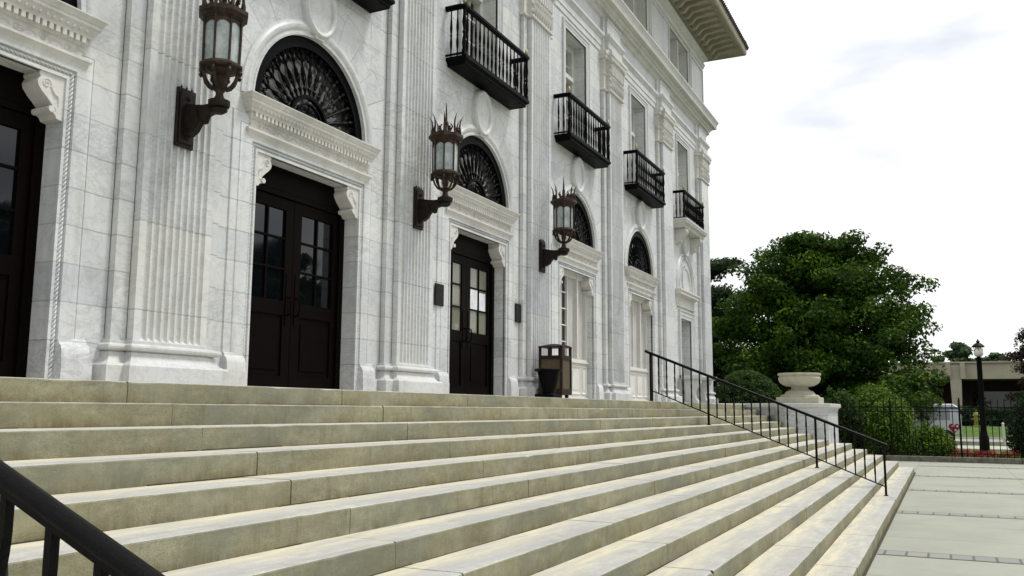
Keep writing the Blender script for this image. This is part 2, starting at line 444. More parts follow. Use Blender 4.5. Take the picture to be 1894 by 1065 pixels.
class MB:
    def __init__(s):
        s.v, s.f, s.mi, s.sm = [], [], [], []

    def add(s, vs, fs, mat=0, smooth=False):
        o = len(s.v)
        s.v += [tuple(p) for p in vs]
        for f in fs:
            s.f.append([i+o for i in f])
            s.mi.append(mat)
            s.sm.append(smooth)

    def box(s, x0, x1, y0, y1, z0, z1, mat=0):
        s.add([(x0, y0, z0), (x1, y0, z0), (x1, y1, z0), (x0, y1, z0), (x0, y0, z1), (x1, y0, z1), (x1, y1, z1), (x0, y1, z1)],
              [(0, 3, 2, 1), (4, 5, 6, 7), (0, 1, 5, 4), (1, 2, 6, 5), (2, 3, 7, 6), (3, 0, 4, 7)], mat)

    def bbox(s, x0, x1, y0, y1, z0, z1, b=0.006, mat=0):
        """box with chamfered edges"""
        bm = bmesh.new()
        bmesh.ops.create_cube(bm, size=1)
        for v in bm.verts:
            v.co = Vector(((x0+x1)/2+v.co.x*(x1-x0), (y0+y1)/2+v.co.y*(y1-y0), (z0+z1)/2+v.co.z*(z1-z0)))
        bmesh.ops.bevel(bm, geom=bm.edges[:], offset=b, segments=1, affect='EDGES')
        bm.verts.index_update()
        s.add([v.co[:] for v in bm.verts], [[v.index for v in f.verts] for f in bm.faces], mat)
        bm.free()

    def quad(s, a, b, c, d, mat=0):
        s.add([a, b, c, d], [(0, 1, 2, 3)], mat)

    def loft(s, rings, closed=True, cap=(True, True), mat=0, smooth=False):
        n = len(rings[0])
        vs = [p for r in rings for p in r]
        fs = []
        for i in range(len(rings)-1):
            for j in range(n if closed else n-1):
                k = (j+1) % n
                fs.append((i*n+j, i*n+k, (i+1)*n+k, (i+1)*n+j))
        s.add(vs, fs, mat, smooth)
        o = len(s.v)-len(vs)
        if closed and cap[0]:
            s.f.append([o+i for i in range(n)][::-1]); s.mi.append(mat); s.sm.append(False)
        if closed and cap[1]:
            s.f.append([o+(len(rings)-1)*n+i for i in range(n)]); s.mi.append(mat); s.sm.append(False)

    def lathe(s, prof, c=(0, 0, 0), n=16, mat=0, smooth=True, ph=0.0, sx=1.0, sy=1.0, cap=(True, True)):
        rings = []
        for r, z in prof:
            rings.append([(c[0]+sx*r*math.cos(ph+2*PI*i/n), c[1]+sy*r*math.sin(ph+2*PI*i/n), c[2]+z) for i in range(n)])
        s.loft(rings, True, cap, mat, smooth)

    def tube(s, pts, rad, n=8, mat=0, smooth=True, flat=1.0):
        pts = [Vector(p) for p in pts]
        if not isinstance(rad, (list, tuple)):
            rad = [rad]*len(pts)
        rings = []
        ref = None
        for i, p in enumerate(pts):
            a = pts[max(i-1, 0)]
            b = pts[min(i+1, len(pts)-1)]
            t = (b-a).normalized()
            if ref is None:
                ref = Vector((0, 0, 1)) if abs(t.z) < 0.9 else Vector((1, 0, 0))
            u = t.cross(ref).normalized()
            w = u.cross(t).normalized()
            ref = w
            rings.append([tuple(p+(u*math.cos(2*PI*k/n)*flat+w*math.sin(2*PI*k/n))*rad[i]) for k in range(n)])
        s.loft(rings, True, (True, True), mat, smooth)

    def prism(s, poly, a0, a1, axis='y', mat=0):
        """poly in the plane across 'axis', extruded from a0 to a1"""
        def P(q, a):
            return {'y': (q[0], a, q[1]), 'x': (a, q[0], q[1]), 'z': (q[0], q[1], a)}[axis]
        s.loft([[P(q, a0) for q in poly], [P(q, a1) for q in poly]], True, (True, True), mat)

    def sweep(s, path, prof, plane='XY', mat=0, smooth=False, caps=True):
        """moulding: prof = (out, depth) along a 2-D path"""
        n = len(path)
        rings = []
        for i, p in enumerate(path):
            p = Vector(p)
            d0 = (p-Vector(path[i-1])).normalized() if i > 0 else None
            d1 = (Vector(path[i+1])-p).normalized() if i < n-1 else None
            d0 = d0 or d1
            d1 = d1 or d0
            if plane == 'XY':
                n0, n1 = Vector((d0.y, -d0.x)), Vector((d1.y, -d1.x))
            else:
                n0, n1 = Vector((-d0.y, d0.x)), Vector((-d1.y, d1.x))
            mv = (n0+n1)
            mv = mv.normalized()/max(0.25, mv.normalized().dot(n0))
            ring = []
            for o, d in prof:
                q = p+mv*o
                ring.append((q.x, q.y, d) if plane == 'XY' else (q.x, d, q.y))
            rings.append(ring)
        s.loft(rings, False, (False, False), mat, smooth)
        if caps and len(prof) > 2:
            s.add(rings[0], [list(range(len(prof)))], mat)
            s.add(rings[-1], [list(range(len(prof)))], mat)

    def build(s, name, mats, parent=None, loc=(0, 0, 0), rotz=0.0, recalc=True, sharp=35):
        me = bpy.data.meshes.new(name)
        me.from_pydata(s.v, [], s.f)
        for mt in (mats if isinstance(mats, (list, tuple)) else [mats]):
            me.materials.append(MATS[mt])
        me.polygons.foreach_set('material_index', s.mi)
        me.polygons.foreach_set('use_smooth', [bool(x) for x in s.sm])
        me.update()
        if recalc:
            bm = bmesh.new()
            bm.from_mesh(me)
            bmesh.ops.recalc_face_normals(bm, faces=bm.faces)
            bm.to_mesh(me)
            bm.free()
        if any(s.sm):
            me.set_sharp_from_angle(angle=R(sharp))
        o = bpy.data.objects.new(name, me)
        link(o, parent, loc, rotz)
        return o


def wloc(o):
    v = Vector(o.location)
    while o.parent:
        o = o.parent
        v += Vector(o.location)
    return v


def link(o, parent=None, loc=(0, 0, 0), rotz=0.0):
    """loc is a world position; parents carry no rotation while parts are placed"""
    scene.collection.objects.link(o)
    if parent is not None:
        o.parent = parent
        o.location = Vector(loc)-wloc(parent)
    else:
        o.location = loc
    o.rotation_euler = (0, 0, rotz)


def tag(o, label, cat=None, group=None, kind=None):
    if label: o['label'] = label
    if cat: o['category'] = cat
    if group: o['group'] = group
    if kind: o['kind'] = kind
    return o


def thing(name, label, cat, loc=(0, 0, 0), group=None):
    o = bpy.data.objects.new(name, None)
    o.empty_display_size = 0.2
    scene.collection.objects.link(o)
    o.location = loc
    return tag(o, label, cat, group)


def copy_tree(o, parent=None, dx=None, keep=True):
    c = o.copy()
    scene.collection.objects.link(c)
    if parent is not None:
        c.parent = parent
    if dx is not None:
        c.location = Vector(c.location)+Vector(dx)
    for ch in list(o.children):
        copy_tree(ch, c)
    return c


def arc(cx, cz, r, a0, a1, n):
    return [(cx+r*math.cos(a0+(a1-a0)*i/n), cz+r*math.sin(a0+(a1-a0)*i/n)) for i in range(n+1)]


# ------------------------------------------------------------------ dimensions
S = 4.625
C0 = 0.785
WALL, BACK, PIL = 2.09, 2.01, 1.92
XC = 27.0                      # right corner of the building at the wall plane
XL = C0-1.5*S                  # left end of the modelled front
bays = [-1, 0, 1, 2, 3, 4, 5]
cx = lambda i: C0+S*i
ZS, RA = 3.47, 1.13            # springing and radius of the lunette
OW, OH = 1.03, 2.83            # door opening half width, height

# ------------------------------------------------------------------ ground, plaza, roads (structure)
TREAD, RISE = 0.387, 0.15
YP = -11*TREAD-0.0             # front edge of the lowest step
mb = MB()
mb.quad((-400, -400, -1.93), (600, -400, -1.93), (600, 500, -1.93), (-400, 500, -1.93))
tag(mb.build('ground', 'grass_green'), 'grass lawn spreading beyond the plaza and fence', None, None, 'structure')
mb = MB()
mb.quad((-60, -30, -1.8), (29.3, -30, -1.8), (29.3, 6, -1.8), (-60, 6, -1.8))
mb.box(-60, 29.3, -30, -29.9, -2.2, -1.803)
mb.box(29.2, 29.3, -30, 6, -2.2, -1.803)
tag(mb.build('plaza_pavement', 'plaza_concrete'), 'pale concrete plaza paving in front of the steps', None, None, 'structure')
mb = MB()
for xx in (-1.4, 3.3, 8.0, 12.7, 17.4, 22.1, 26.8):
    mb.quad((xx-0.17, -29.8, -1.796), (xx+0.17, -29.8, -1.796), (xx+0.17, YP-0.04, -1.796), (xx-0.17, YP-0.04, -1.796))
    for e_ in (-0.18, 0.18):
        mb.quad((xx+e_-0.012, -29.8, -1.7945), (xx+e_+0.012, -29.8, -1.7945), (xx+e_+0.012, YP-0.04, -1.7945), (xx+e_-0.012, YP-0.04, -1.7945), 1)
tag(mb.build('paving_bands', ['brick_band', 'joint_grime']), 'narrow grey brick bands laid across the plaza', None, None, 'structure')
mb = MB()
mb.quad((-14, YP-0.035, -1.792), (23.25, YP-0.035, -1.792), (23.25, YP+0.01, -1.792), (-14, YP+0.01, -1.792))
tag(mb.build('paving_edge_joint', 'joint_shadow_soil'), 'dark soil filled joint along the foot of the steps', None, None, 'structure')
mb = MB()
mb.box(45, 49.5, -120, 120, -1.96, -1.90)
tag(mb.build('sidewalk', 'sidewalk'), 'pale sidewalk beyond the fence', None, None, 'structure')
mb = MB()
mb.box(54, 63, -120, 120, -1.96, -1.905)
tag(mb.build('road', 'road_asphalt'), 'pale grey street beyond the fence', None, None, 'structure')
mb = MB()
mb.add([(63.3, -120, -1.84), (70, -120, -1.22), (140, -120, -1.20), (140, 120, -1.20), (70, 120, -1.22), (63.3, 120, -1.84)], [(0, 1, 4, 5), (1, 2, 3, 4)])
tag(mb.build('lawn', 'grass_green'), 'rising lawn across the street', None, None, 'structure')
mb = MB()
mb.box(53.7, 54, -120, 120, -1.96, -1.80)
mb.box(63, 63.3, -120, 120, -1.96, -1.80)
tag(mb.build('street_kerb', 'sidewalk'), 'concrete kerbs along the street', None, None, 'structure')

# ------------------------------------------------------------------ the steps
rnd = random.Random(4)
stair = thing('stone_staircase', 'wide flight of worn granite steps rising from plaza to courthouse doors', 'steps', (4, -4, -1.8))


def block(mb, x0, x1, yf, yb, z0, z1):
    """one step stone: worn, rounded nosing; materials: 0 riser, 1 tread"""
    b = 0.010
    n_ = max(2, int((x1-x0)/0.11))
    rows = []
    for q in range(n_+1):
        x = x0+(x1-x0)*q/n_
        e1, e2 = rnd.gauss(0, 0.0008), rnd.gauss(0, 0.0006)
        c_ = 0.012*rnd.random()**3 if rnd.random() < 0.08 else 0.0
        if q in (0, n_): c_ += 0.005*rnd.random()
        rows.append([(x, yf+e1*0.5, z0), (x, yf+e1, z1-b-c_), (x, yf+b*0.35+e1+c_*0.5, z1-b*0.35+e2-c_*0.6), (x, yf+b+e1+c_, z1), (x, yb, z1), (x, yb, z0)])
    for a, c in zip(rows[:-1], rows[1:]):
        mb.add(a+c, [(0, 6, 7, 1), (1, 7, 8, 2)], 0)
        mb.add(a+c, [(2, 8, 9, 3), (3, 9, 10, 4)], 1)
        mb.add(a+c, [(4, 10, 11, 5)], 0)
    mb.add(rows[0], [(0, 1, 2, 3, 4, 5)], 0)
    mb.add(rows[-1], [(0, 1, 2, 3, 4, 5)], 0)


for k in range(12):
    mb = MB()
    yf = -TREAD*k
    z1 = -RISE*k
    z0 = z1-RISE-0.003
    yb = yf+TREAD+0.05 if k > 0 else 2.6
    xe = 22.9 if k <= 6 else 23.16
    if k == 0: xe = 24.5
    xs = [-14.0]
    x = 0.87+2.47*-6
    js = []
    for q in range(-6, 12):
        js.append((0.89, 0.99, 0.84, 0.94, 0.84, 0.89, 0.76, 0.84, 0.95, 0.8, 0.9, 0.85)[k]+2.47*q+rnd.uniform(-0.04, 0.04))
    js = [j for j in js if -13.6 < j < xe-0.5]
    edges = [-14.0]+js+[xe]
    for a, b in zip(edges[:-1], edges[1:]):
        dy = rnd.uniform(-0.004, 0.004)
        dz = rnd.uniform(-0.002, 0.002)
        block(mb, a+0.0035, b-0.0035, yf+dy, yb, z0 if k else -0.15, z1+dz)
    if k: mb.box(-13.9, xe-0.05, yf+0.02, yb-0.01, z0-0.10, z1-0.02, 0)
    # soil-brown strips painting in the shadow gap at the riser foot, broken at random
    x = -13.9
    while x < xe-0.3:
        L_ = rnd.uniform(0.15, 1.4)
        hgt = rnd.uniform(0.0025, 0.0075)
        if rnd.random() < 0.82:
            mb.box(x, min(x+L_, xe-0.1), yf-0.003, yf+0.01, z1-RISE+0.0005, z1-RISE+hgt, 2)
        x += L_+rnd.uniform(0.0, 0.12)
    for a in js:
        w_ = rnd.uniform(0.004, 0.008)
        mb.box(a-w_, a+w_, yf+0.004, yf+0.05, z1-RISE, z1-0.004, 2)
        mb.box(a-0.004, a+0.004, yf+0.03, yb-0.06, z1-0.02, z1-0.0015, 0)
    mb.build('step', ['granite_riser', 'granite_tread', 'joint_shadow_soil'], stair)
mb = MB()
mb.box(-13.9, 22.6, 0.03, 2.5, -1.9, -0.152)
mb.build('landing_core', 'granite_riser', stair)

# ------------------------------------------------------------------ the building
bld = thing('courthouse_building', 'white marble three storey public building with pilasters, arched doorways and tiled eaves', 'building', (11.0, 8.0, 0.0))
DEPTH = 16.0

# --- walls of every bay
mb = MB()


def fanrect(mb, c, zc, r, x0, x1, z0, z1, y, n=32):
    """front face between the half circle of radius r and the rectangle round it"""
    for i in range(n):
        a0, a1 = PI*i/n, PI*(i+1)/n

        def edge(a):
            dx, dz = math.cos(a), math.sin(a)
            ts = []
            if dx > 1e-6: ts.append((x1-c)/dx)
            if dx < -1e-6: ts.append((x0-c)/dx)
            if dz > 1e-6: ts.append((z1-zc)/dz)
            t = min(ts)
            return (c+dx*t, y, zc+dz*t)
        p0 = (c+r*math.cos(a0), y, zc+r*math.sin(a0))
        p1 = (c+r*math.cos(a1), y, zc+r*math.sin(a1))
        e0, e1 = edge(a0), edge(a1)
        mb.add([p0, e0, e1, p1], [(0, 1, 2, 3)])
        # corner of the rectangle
        for cxr in (x0, x1):
            ac = math.atan2(z1-zc, cxr-c)
            if a0 < ac < a1:
                mb.add([e0, (cxr, y, z1), e1], [(0, 1, 2)])


WH, WB, WT = 0.64, 5.62, 8.28   # first-floor window
for i in bays:
    c = cx(i)
    x0, x1 = c-S/2, c+S/2
    if i == 5: x1 = XC
    ow, oh = (OW, OH) if i < 5 else (0.62, 2.64)
    y = WALL
    F = lambda a, b, p, q: mb.quad((a, y, p), (b, y, p), (b, y, q), (a, y, q))
    F(x0, c-1.4, -0.1, 10.0)
    F(c+1.4, x1, -0.1, 10.0)
    F(c-1.4, c-ow, -0.1, ZS)
    F(c+ow, c+1.4, -0.1, ZS)
    F(c-ow, c+ow, oh, ZS)
    if i < 5:
        fanrect(mb, c, ZS, RA, c-1.4, c+1.4, ZS, WB, y)
        # lunette reveal
        pts = arc(c, ZS, RA, 0, PI, 32)
        for (a, b), (a2, b2) in zip(pts[:-1], pts[1:]):
            mb.quad((a, y, b), (a, y+0.16, b), (a2, y+0.16, b2), (a2, y, b2))
        mb.quad((c-RA, y, ZS), (c+RA, y, ZS), (c+RA, y+0.16, ZS), (c-RA, y+0.16, ZS))
    else:
        F(c-1.4, c+1.4, ZS, WB)
    F(c-1.4, c-WH, WB, 10.0)
    F(c+WH, c+1.4, WB, 10.0)
    F(c-WH, c+WH, WT, 10.0)
    # reveals of door and window
    for (hw, zb, zt, dep) in ((ow, -0.1, oh, 0.24 if i < 3 else 0.5), (WH, WB, WT, 0.48)):
        mb.quad((c-hw, y, zb), (c-hw, y+dep, zb), (c-hw, y+dep, zt), (c-hw, y, zt))
        mb.quad((c+hw, y, zb), (c+hw, y+dep, zb), (c+hw, y+dep, zt), (c+hw, y, zt))
        mb.quad((c-hw, y, zt), (c+hw, y, zt), (c+hw, y+dep, zt), (c-hw, y+dep, zt))
        mb.quad((c-hw, y, zb), (c+hw, y, zb), (c+hw, y+dep, zb), (c-hw, y+dep, zb))
# side and rear
mb.quad((XC, WALL, -2), (XC, WALL+DEPTH, -2), (XC, WALL+DEPTH, 10), (XC, WALL, 10))
mb.quad((XL, WALL, -2), (XL, WALL+DEPTH, -2), (XL, WALL+DEPTH, 10), (XL, WALL, 10))
mb.quad((XL, WALL+DEPTH, -2), (XC, WALL+DEPTH, -2), (XC, WALL+DEPTH, 10), (XL, WALL+DEPTH, 10))
mb.quad((XL, WALL, 10), (XC, WALL, 10), (XC, WALL+DEPTH, 10), (XL, WALL+DEPTH, 10))
mb.quad((22.6, WALL, -2), (XC, WALL, -2), (XC, WALL, -0.1), (22.6, WALL, -0.1))
mb.build('wall', 'marble_coursed', bld, recalc=False)

# --- pilasters: strip behind, fluted shaft, base, capital
ZP0, ZP1 = 0.47, 7.56


def pil_outline(hw, yf, yb, flutes, dep):
    """plan outline of the shaft, flutes cut to relative depth dep"""
    pts = [(-hw, yb), (-hw, yf)]
    if flutes:
        pitch = 0.089
        w = 0.066
        for k in range(9):
            xc = (k-4)*pitch
            for j in range(0, 7):
                a = PI*j/6
                pts.append((xc-math.cos(a)*w/2, yf+math.sin(a)*0.036*dep+1e-5*j))
    else:
        pts += [(-0.01, yf)]
    pts += [(hw, yf), (hw, yb)]
    return pts


def make_pilaster(fl, last=False):
    hw, hb = 0.475, 0.66
    grp = []
    sh = MB()
    lv = [(ZP0-0.02, 0.0)]
    if fl:
        for q in range(0, 6):
            a = PI/2*q/5
            lv.append((ZP0+0.045*(1-math.cos(a)), math.sin(a)))
        for q in range(0, 5):
            a = PI/2*q/4
            lv.append((ZP1-0.06+0.04*math.sin(a), math.cos(a)))
    lv.append((ZP1, 0.0))
    rings = [[(x, y, z) for x, y in pil_outline(hw, PIL, WALL+0.01, fl, d)] for z, d in lv]
    sh.loft(rings, True, (True, True), 0, False)
    sh.box(-hb, -hw-0.001, BACK, WALL+0.01, ZP0-0.02, 10.0-0.02, 1)
    sh.box(hw+0.001, hb, BACK, WALL+0.01, ZP0-0.02, 10.0-0.02, 1)
    for sx in (-1, 1):
        for xa, ya in ((hb, WALL), (hw, BACK)):
            xs = sorted((sx*(xa+0.0005), sx*(xa+0.0075)))
            sh.box(xs[0], xs[1], ya-0.004, ya+0.005, 0.48, 8.55, 2)
    shaft = sh.build('pilaster', ['marble_pilaster', 'marble_course_only', 'joint_grime'], bld, (0, 0, 0))
    # base
    b = MB()
    path = [(-hb, WALL+0.02), (-hb, BACK), (-hw, BACK), (-hw, PIL), (hw, PIL), (hw, BACK), (hb, BACK), (hb, WALL+0.02)]
    tor = [(0.0, 0.465), (0.022, 0.46), (0.022, 0.432)]
    for q in range(0, 7):
        a = PI/2-PI*q/6
        tor.append((0.040+0.034*math.cos(a), 0.396+0.034*math.sin(a)))
    prof = [(-0.02, 0.475)]+tor+[(0.014, 0.361), (0.012, 0.350)]
    for q in range(0, 6):
        a = PI/2*q/5
        prof.append((0.026+0.088*(1-math.cos(a)), 0.348-0.113*math.sin(a)))
    prof += [(0.125, 0.225), (0.132, 0.215), (0.132, -0.05), (-0.02, -0.05)]
    b.sweep(path, prof, 'XY', 0, False)
    base = b.build('pilaster_base', 'marble_plain', shaft, (0, 0, 0))
    # capital: necking bead, carved band, reeded band, abacus
    cpt = MB()
    hb2, y2 = hb, BACK
    p2 = [(-hb, WALL+0.02), (-hb, BACK), (-hw, BACK), (-hw, PIL), (hw, PIL), (hw, BACK), (hb, BACK), (hb, WALL+0.02)]
    def bead(z, r, o=0.0):
        return [(-0.02, z-r)]+[(o+r*1.1*math.cos(a), z+r*math.sin(a)) for a in [(-PI/2+PI*q/6) for q in range(7)]]+[(-0.02, z+r)]
    cpt.sweep(p2, bead(7.60, 0.030, 0.012), 'XY')
    cpt.sweep(p2, bead(7.99, 0.022, 0.012), 'XY')
    cpt.sweep(p2, [(-0.02, 7.63), (0.012, 7.63), (0.012, 7.97), (-0.02, 7.97)], 'XY')
    cpt.sweep(p2, [(-0.02, 8.01), (0.018, 8.012), (0.018, 8.30), (0.05, 8.36), (-0.02, 8.36)], 'XY')
    cpt.sweep(p2, [(-0.02, 8.362), (0.075, 8.365), (0.095, 8.40), (0.095, 8.46), (0.115, 8.475), (0.115, 8.56), (-0.02, 8.56)], 'XY')
    # leaves in the carved band and corner volutes
    for k in range(9):
        x = (k-4)*0.108
        cpt.lathe([(0.0, -0.14), (0.020, -0.10), (0.040, 0.0), (0.024, 0.08), (0.042, 0.125), (0.0, 0.15)], (x, PIL-0.030, 7.80), 7, sy=1.3)
    for k in range(10):
        x = (k-4.5)*0.1
        cpt.box(x-0.024, x+0.024, PIL-0.062, PIL, 8.03, 8.27)
        cpt.lathe([(0.0, -0.028), (0.024, -0.01), (0.024, 0.012), (0.0, 0.028)], (x, PIL-0.028, 8.315), 6)
    for sx in (-1, 1):
        for zz in (7.72, 7.88, 8.1, 8.25):
            cpt.lathe([(0.0, -0.045), (0.032, -0.02), (0.036, 0.02), (0.0, 0.05)], (sx*(hw+0.005), PIL-0.02, zz), 7)
        cpt.lathe([(0.0, -0.08), (0.05, -0.04), (0.06, 0.01), (0.03, 0.06), (0.0, 0.07)], (sx*(hw-0.01), PIL-0.05, 8.37), 9)
    cpt.build('capital', 'marble_carved', shaft, (0, 0, 0))
    return shaft


pf = make_pilaster(True)
pf.location = Vector((cx(0)-S/2, 0, 0))-wloc(bld)
for i in (0, 1, 2, 3):
    copy_tree(pf, bld, (S*(i+1), 0, 0))
pp = make_pilaster(False)
pp.location = Vector((cx(4)+S/2, 0, 0))-wloc(bld)
pc_ = copy_tree(pp, bld, (S, 0, 0))


# --- portals
def frame_path(hw, z0, z1):
    return [(-hw, z0), (-hw, z1), (hw, z1), (hw, z0)]


def make_portal():
    """all in bay coordinates, x about 0"""
    Y = WALL
    f = MB()
    # door surround: fillet, rope, flat, cove, outer fillet
    prof = [(0.0, Y+0.03), (0.0, Y-0.030), (0.030, Y-0.030), (0.036, Y-0.012), (0.040, Y-0.006), (0.092, Y-0.006), (0.096, Y-0.012),
            (0.100, Y-0.036), (0.215, Y-0.036)]
    for q in range(1, 6):
        a = PI/2*q/5
        prof.append((0.215+0.07*math.sin(a), Y-0.036+0.028*(1-math.cos(a))))
    prof += [(0.29, Y-0.018), (0.40, Y-0.018), (0.41, Y-0.0), (0.41, Y+0.03)]
    f.sweep(frame_path(OW, 0.0, OH), prof, 'XZ')
    # rope moulding: one twisted cord up the jambs and over the head
    path = frame_path(OW+0.066, 0.0, OH+0.066)
    for (a, b) in zip(path[:-1], path[1:]):
        L = math.hypot(b[0]-a[0], b[1]-a[1])
        n = int(L/0.042)
        for k in range(n):
            t = (k+0.5)/n
            x, z = a[0]+(b[0]-a[0])*t, a[1]+(b[1]-a[1])*t
            dx, dz = (b[0]-a[0])/L, (b[1]-a[1])/L
            f.tube([(x-dx*0.032-dz*0.020, Y-0.008, z-dz*0.030+dx*0.018), (x, Y-0.015, z), (x+dx*0.030+dz*0.018, Y-0.008, z+dz*0.030-dx*0.018)], [0.007, 0.0125, 0.007], 6)
    # blocks at the foot of the jambs
    for sx in (-1, 1):
        xa, xb = (OW+0.105, OW+0.43)
        xs = sorted((sx*xa, sx*xb))
        f.box(xs[0], xs[1], Y-0.10, Y+0.01, -0.05, 0.235)
        pr = [(Y+0.01, 0.235), (Y-0.095, 0.235), (Y-0.09, 0.33), (Y-0.075, 0.375), (Y-0.045, 0.40), (Y-0.03, 0.44), (Y+0.01, 0.44)]
        f.loft([[(x, y, z) for y, z in pr] for x in (sx*xa, sx*(xb-0.03))], True)
    portal = f.build('door_surround', 'marble_course_only', bld, (0, 0, 0))
    # entablature above the opening
    e = MB()
    W2 = 1.18
    ys = Y+0.02
    def band(hw, y, prof):
        e.sweep([(-hw, ys), (-hw, y), (hw, y), (hw, ys)], prof, 'XY')
    band(1.20, Y-0.03, [(-0.02, 2.965), (0.0, 2.965), (0.012, 2.985), (0.012, 3.0), (0.035, 3.03), (0.05, 3.045), (0.05, 3.07), (0.0, 3.078), (-0.02, 3.078)])
    band(1.17, Y-0.03, [(-0.02, 3.076), (0.0, 3.077), (0.0, 3.19), (-0.02, 3.19)])
    band(1.17, Y-0.03, [(-0.02, 3.188), (0.012, 3.19), (0.02, 3.205), (0.03, 3.215), (0.03, 3.27), (-0.02, 3.27)])
    band(1.17, Y-0.03, [(-0.02, 3.268), (0.058, 3.27), (0.062, 3.285), (0.062, 3.295), (0.068, 3.298), (0.10, 3.35), (0.105, 3.352), (0.105, 3.362),
                        (0.112, 3.364), (0.112, 3.395), (0.12, 3.40), (0.128, 3.42), (0.145, 3.445), (0.15, 3.45), (0.15, 3.462), (0.02, 3.474), (-0.02, 3.474)])
    nd = 34
    for k in range(nd):                       # dentils
        x = -1.17+(k+0.5)*2.34/nd
        e.box(x-0.021, x+0.021, Y-0.092, Y-0.058, 3.212, 3.272)
        e.lathe([(0.0, -0.022), (0.016, -0.012), (0.020, 0.006), (0.0, 0.024)], (x, Y-0.112, 3.322), 6, sy=0.9)
        e.lathe([(0.0, -0.010), (0.010, 0.0), (0.0, 0.010)], (x+0.034, Y-0.048, 3.199), 5)
        e.lathe([(0.0, -0.010), (0.010, 0.0), (0.0, 0.010)], (x, Y-0.048, 3.199), 5)
    # carved scrollwork on the frieze
    for k in range(-4, 5):
        x = k*0.255
        sg = 1 if k % 2 else -1
        pts = []
        for q in range(15):
            a = q/14*PI*2.6
            r = 0.043*(1-q/17)
            pts.append((x+r*math.cos(a)*1.3, Y-0.033, 3.135+sg*r*math.sin(a)))
        e.tube(pts, 0.0065, 4)
        e.tube([(x+0.06, Y-0.033, 3.115), (x+0.10, Y-0.036, 3.155), (x+0.15, Y-0.033, 3.15), (x+0.19, Y-0.033, 3.12)], [0.004, 0.009, 0.008, 0.003], 4)
    e.build('door_cornice', 'marble_carved', portal, (0, 0, 0))
    # scroll consoles in the top corners
    for sx in (-1, 1):
        k_ = MB()
        def S_(t):
            return t
        out = [(0.02, 0.00), (-0.250, 0.00), (-0.262, -0.02), (-0.262, -0.035), (-0.245, -0.05), (-0.262, -0.075), (-0.275, -0.105), (-0.262, -0.145), (-0.225, -0.185),
               (-0.175, -0.225), (-0.135, -0.262), (-0.112, -0.285), (-0.118, -0.300), (-0.142, -0.305), (-0.158, -0.322), (-0.150, -0.345), (-0.125, -0.352),
               (-0.095, -0.356), (-0.075, -0.372), (-0.060, -0.398), (0.02, -0.41)]
        poly = [(sx*(OW+x), OH+z) for x, z in out]
        k_.prism(poly, Y-0.012, Y+0.215, 'y')
        # raised scrolls on its face
        for (px, pz, r) in ((-0.185, -0.10, 0.05), (-0.10, -0.318, 0.026)):
            pts = []
            for q in range(14):
                a = q/13*PI*3.2
                rr = r*(1-q/15)
                pts.append((sx*(OW+px+rr*math.cos(a)), Y-0.014, OH+pz+rr*math.sin(a)))
            k_.tube(pts, 0.007, 5)
        k_.tube([(sx*(OW-0.14), Y-0.014, OH-0.12), (sx*(OW-0.10), Y-0.016, OH-0.18), (sx*(OW-0.06), Y-0.014, OH-0.2), (sx*(OW-0.055), Y-0.014, OH-0.28)], [0.008, 0.014, 0.012, 0.005], 5)
        k_.tube([(sx*(OW-0.13), Y-0.03, OH-0.327), (sx*(OW-0.13), Y+0.22, OH-0.327)], 0.030, 10)
        k_.tube([(sx*(OW-0.215), Y+0.04, OH-0.03), (sx*(OW-0.262), Y+0.04, OH-0.10), (sx*(OW-0.15), Y+0.04, OH-0.24)], 0.012, 5)
        k_.tube([(sx*(OW-0.215), Y+0.17, OH-0.03), (sx*(OW-0.262), Y+0.17, OH-0.10), (sx*(OW-0.15), Y+0.17, OH-0.24)], 0.012, 5)
        k_.build('console', 'marble_carved', portal, (0, 0, 0))
    return portal


portal = make_portal()
portal.location = Vector((cx(-1), 0, 0))-wloc(bld)
for i in (0, 1, 2, 3, 4):
    copy_tree(portal, bld, (S*(i+1), 0, 0))


# --- archivolt and oval cartouche
def make_arch():
    Y = WALL
    a = MB()
    path = [(RA*math.cos(t)*-1, ZS+RA*math.sin(t)) for t in [PI*q/36 for q in range(37)]]
    prof = [(0.0, Y+0.16), (0.0, Y-0.030), (0.028, Y-0.034), (0.034, Y-0.022), (0.062, Y-0.022), (0.07, Y-0.034), (0.11, Y-0.050), (0.135, Y-0.050), (0.15, Y-0.035),
            (0.185, Y-0.020), (0.20, Y-0.018), (0.205, Y+0.01)]
    a.sweep(path, prof, 'XZ', 0, True)
    return a.build('arch_moulding', 'marble_plain', bld, (0, 0, 0))


def make_oval(zc=5.04):
    a = MB()
    Y = WALL
    n = 40
    hw, hz = 0.27, 0.35
    prof = [(1.20, Y+0.02), (1.20, Y-0.055), (1.17, Y-0.085), (1.10, Y-0.105), (1.02, Y-0.10), (0.95, Y-0.08), (0.93, Y-0.055), (0.88, Y-0.050), (0.5, Y-0.062), (0.05, Y-0.068)]
    rings = [[(hw*s_*math.cos(2*PI*q/n), yy, zc+hz*s_*math.sin(2*PI*q/n)) for q in range(n)] for s_, yy in prof]
    a.loft(rings, True, (False, True), 0, True)
    # scrolled foot resting on the arch
    a.prism([(-0.11, zc-hz*1.15), (0.11, zc-hz*1.15), (0.085, 4.60), (-0.085, 4.60)], Y-0.065, Y+0.01, 'y')
    return a.build('oval_cartouche', 'marble_plain', bld, (0, 0, 0))


ar = make_arch()
ar.location = Vector((cx(-1), 0, 0))-wloc(bld)
ov = make_oval()
ov.location = Vector((cx(-1), 0, 0))-wloc(bld)
for i in (0, 1, 2, 3, 4):
    copy_tree(ar, bld, (S*(i+1), 0, 0))
for i in (0, 1, 2, 3, 4, 5):
    copy_tree(ov, bld, (S*(i+1), 0, 0))


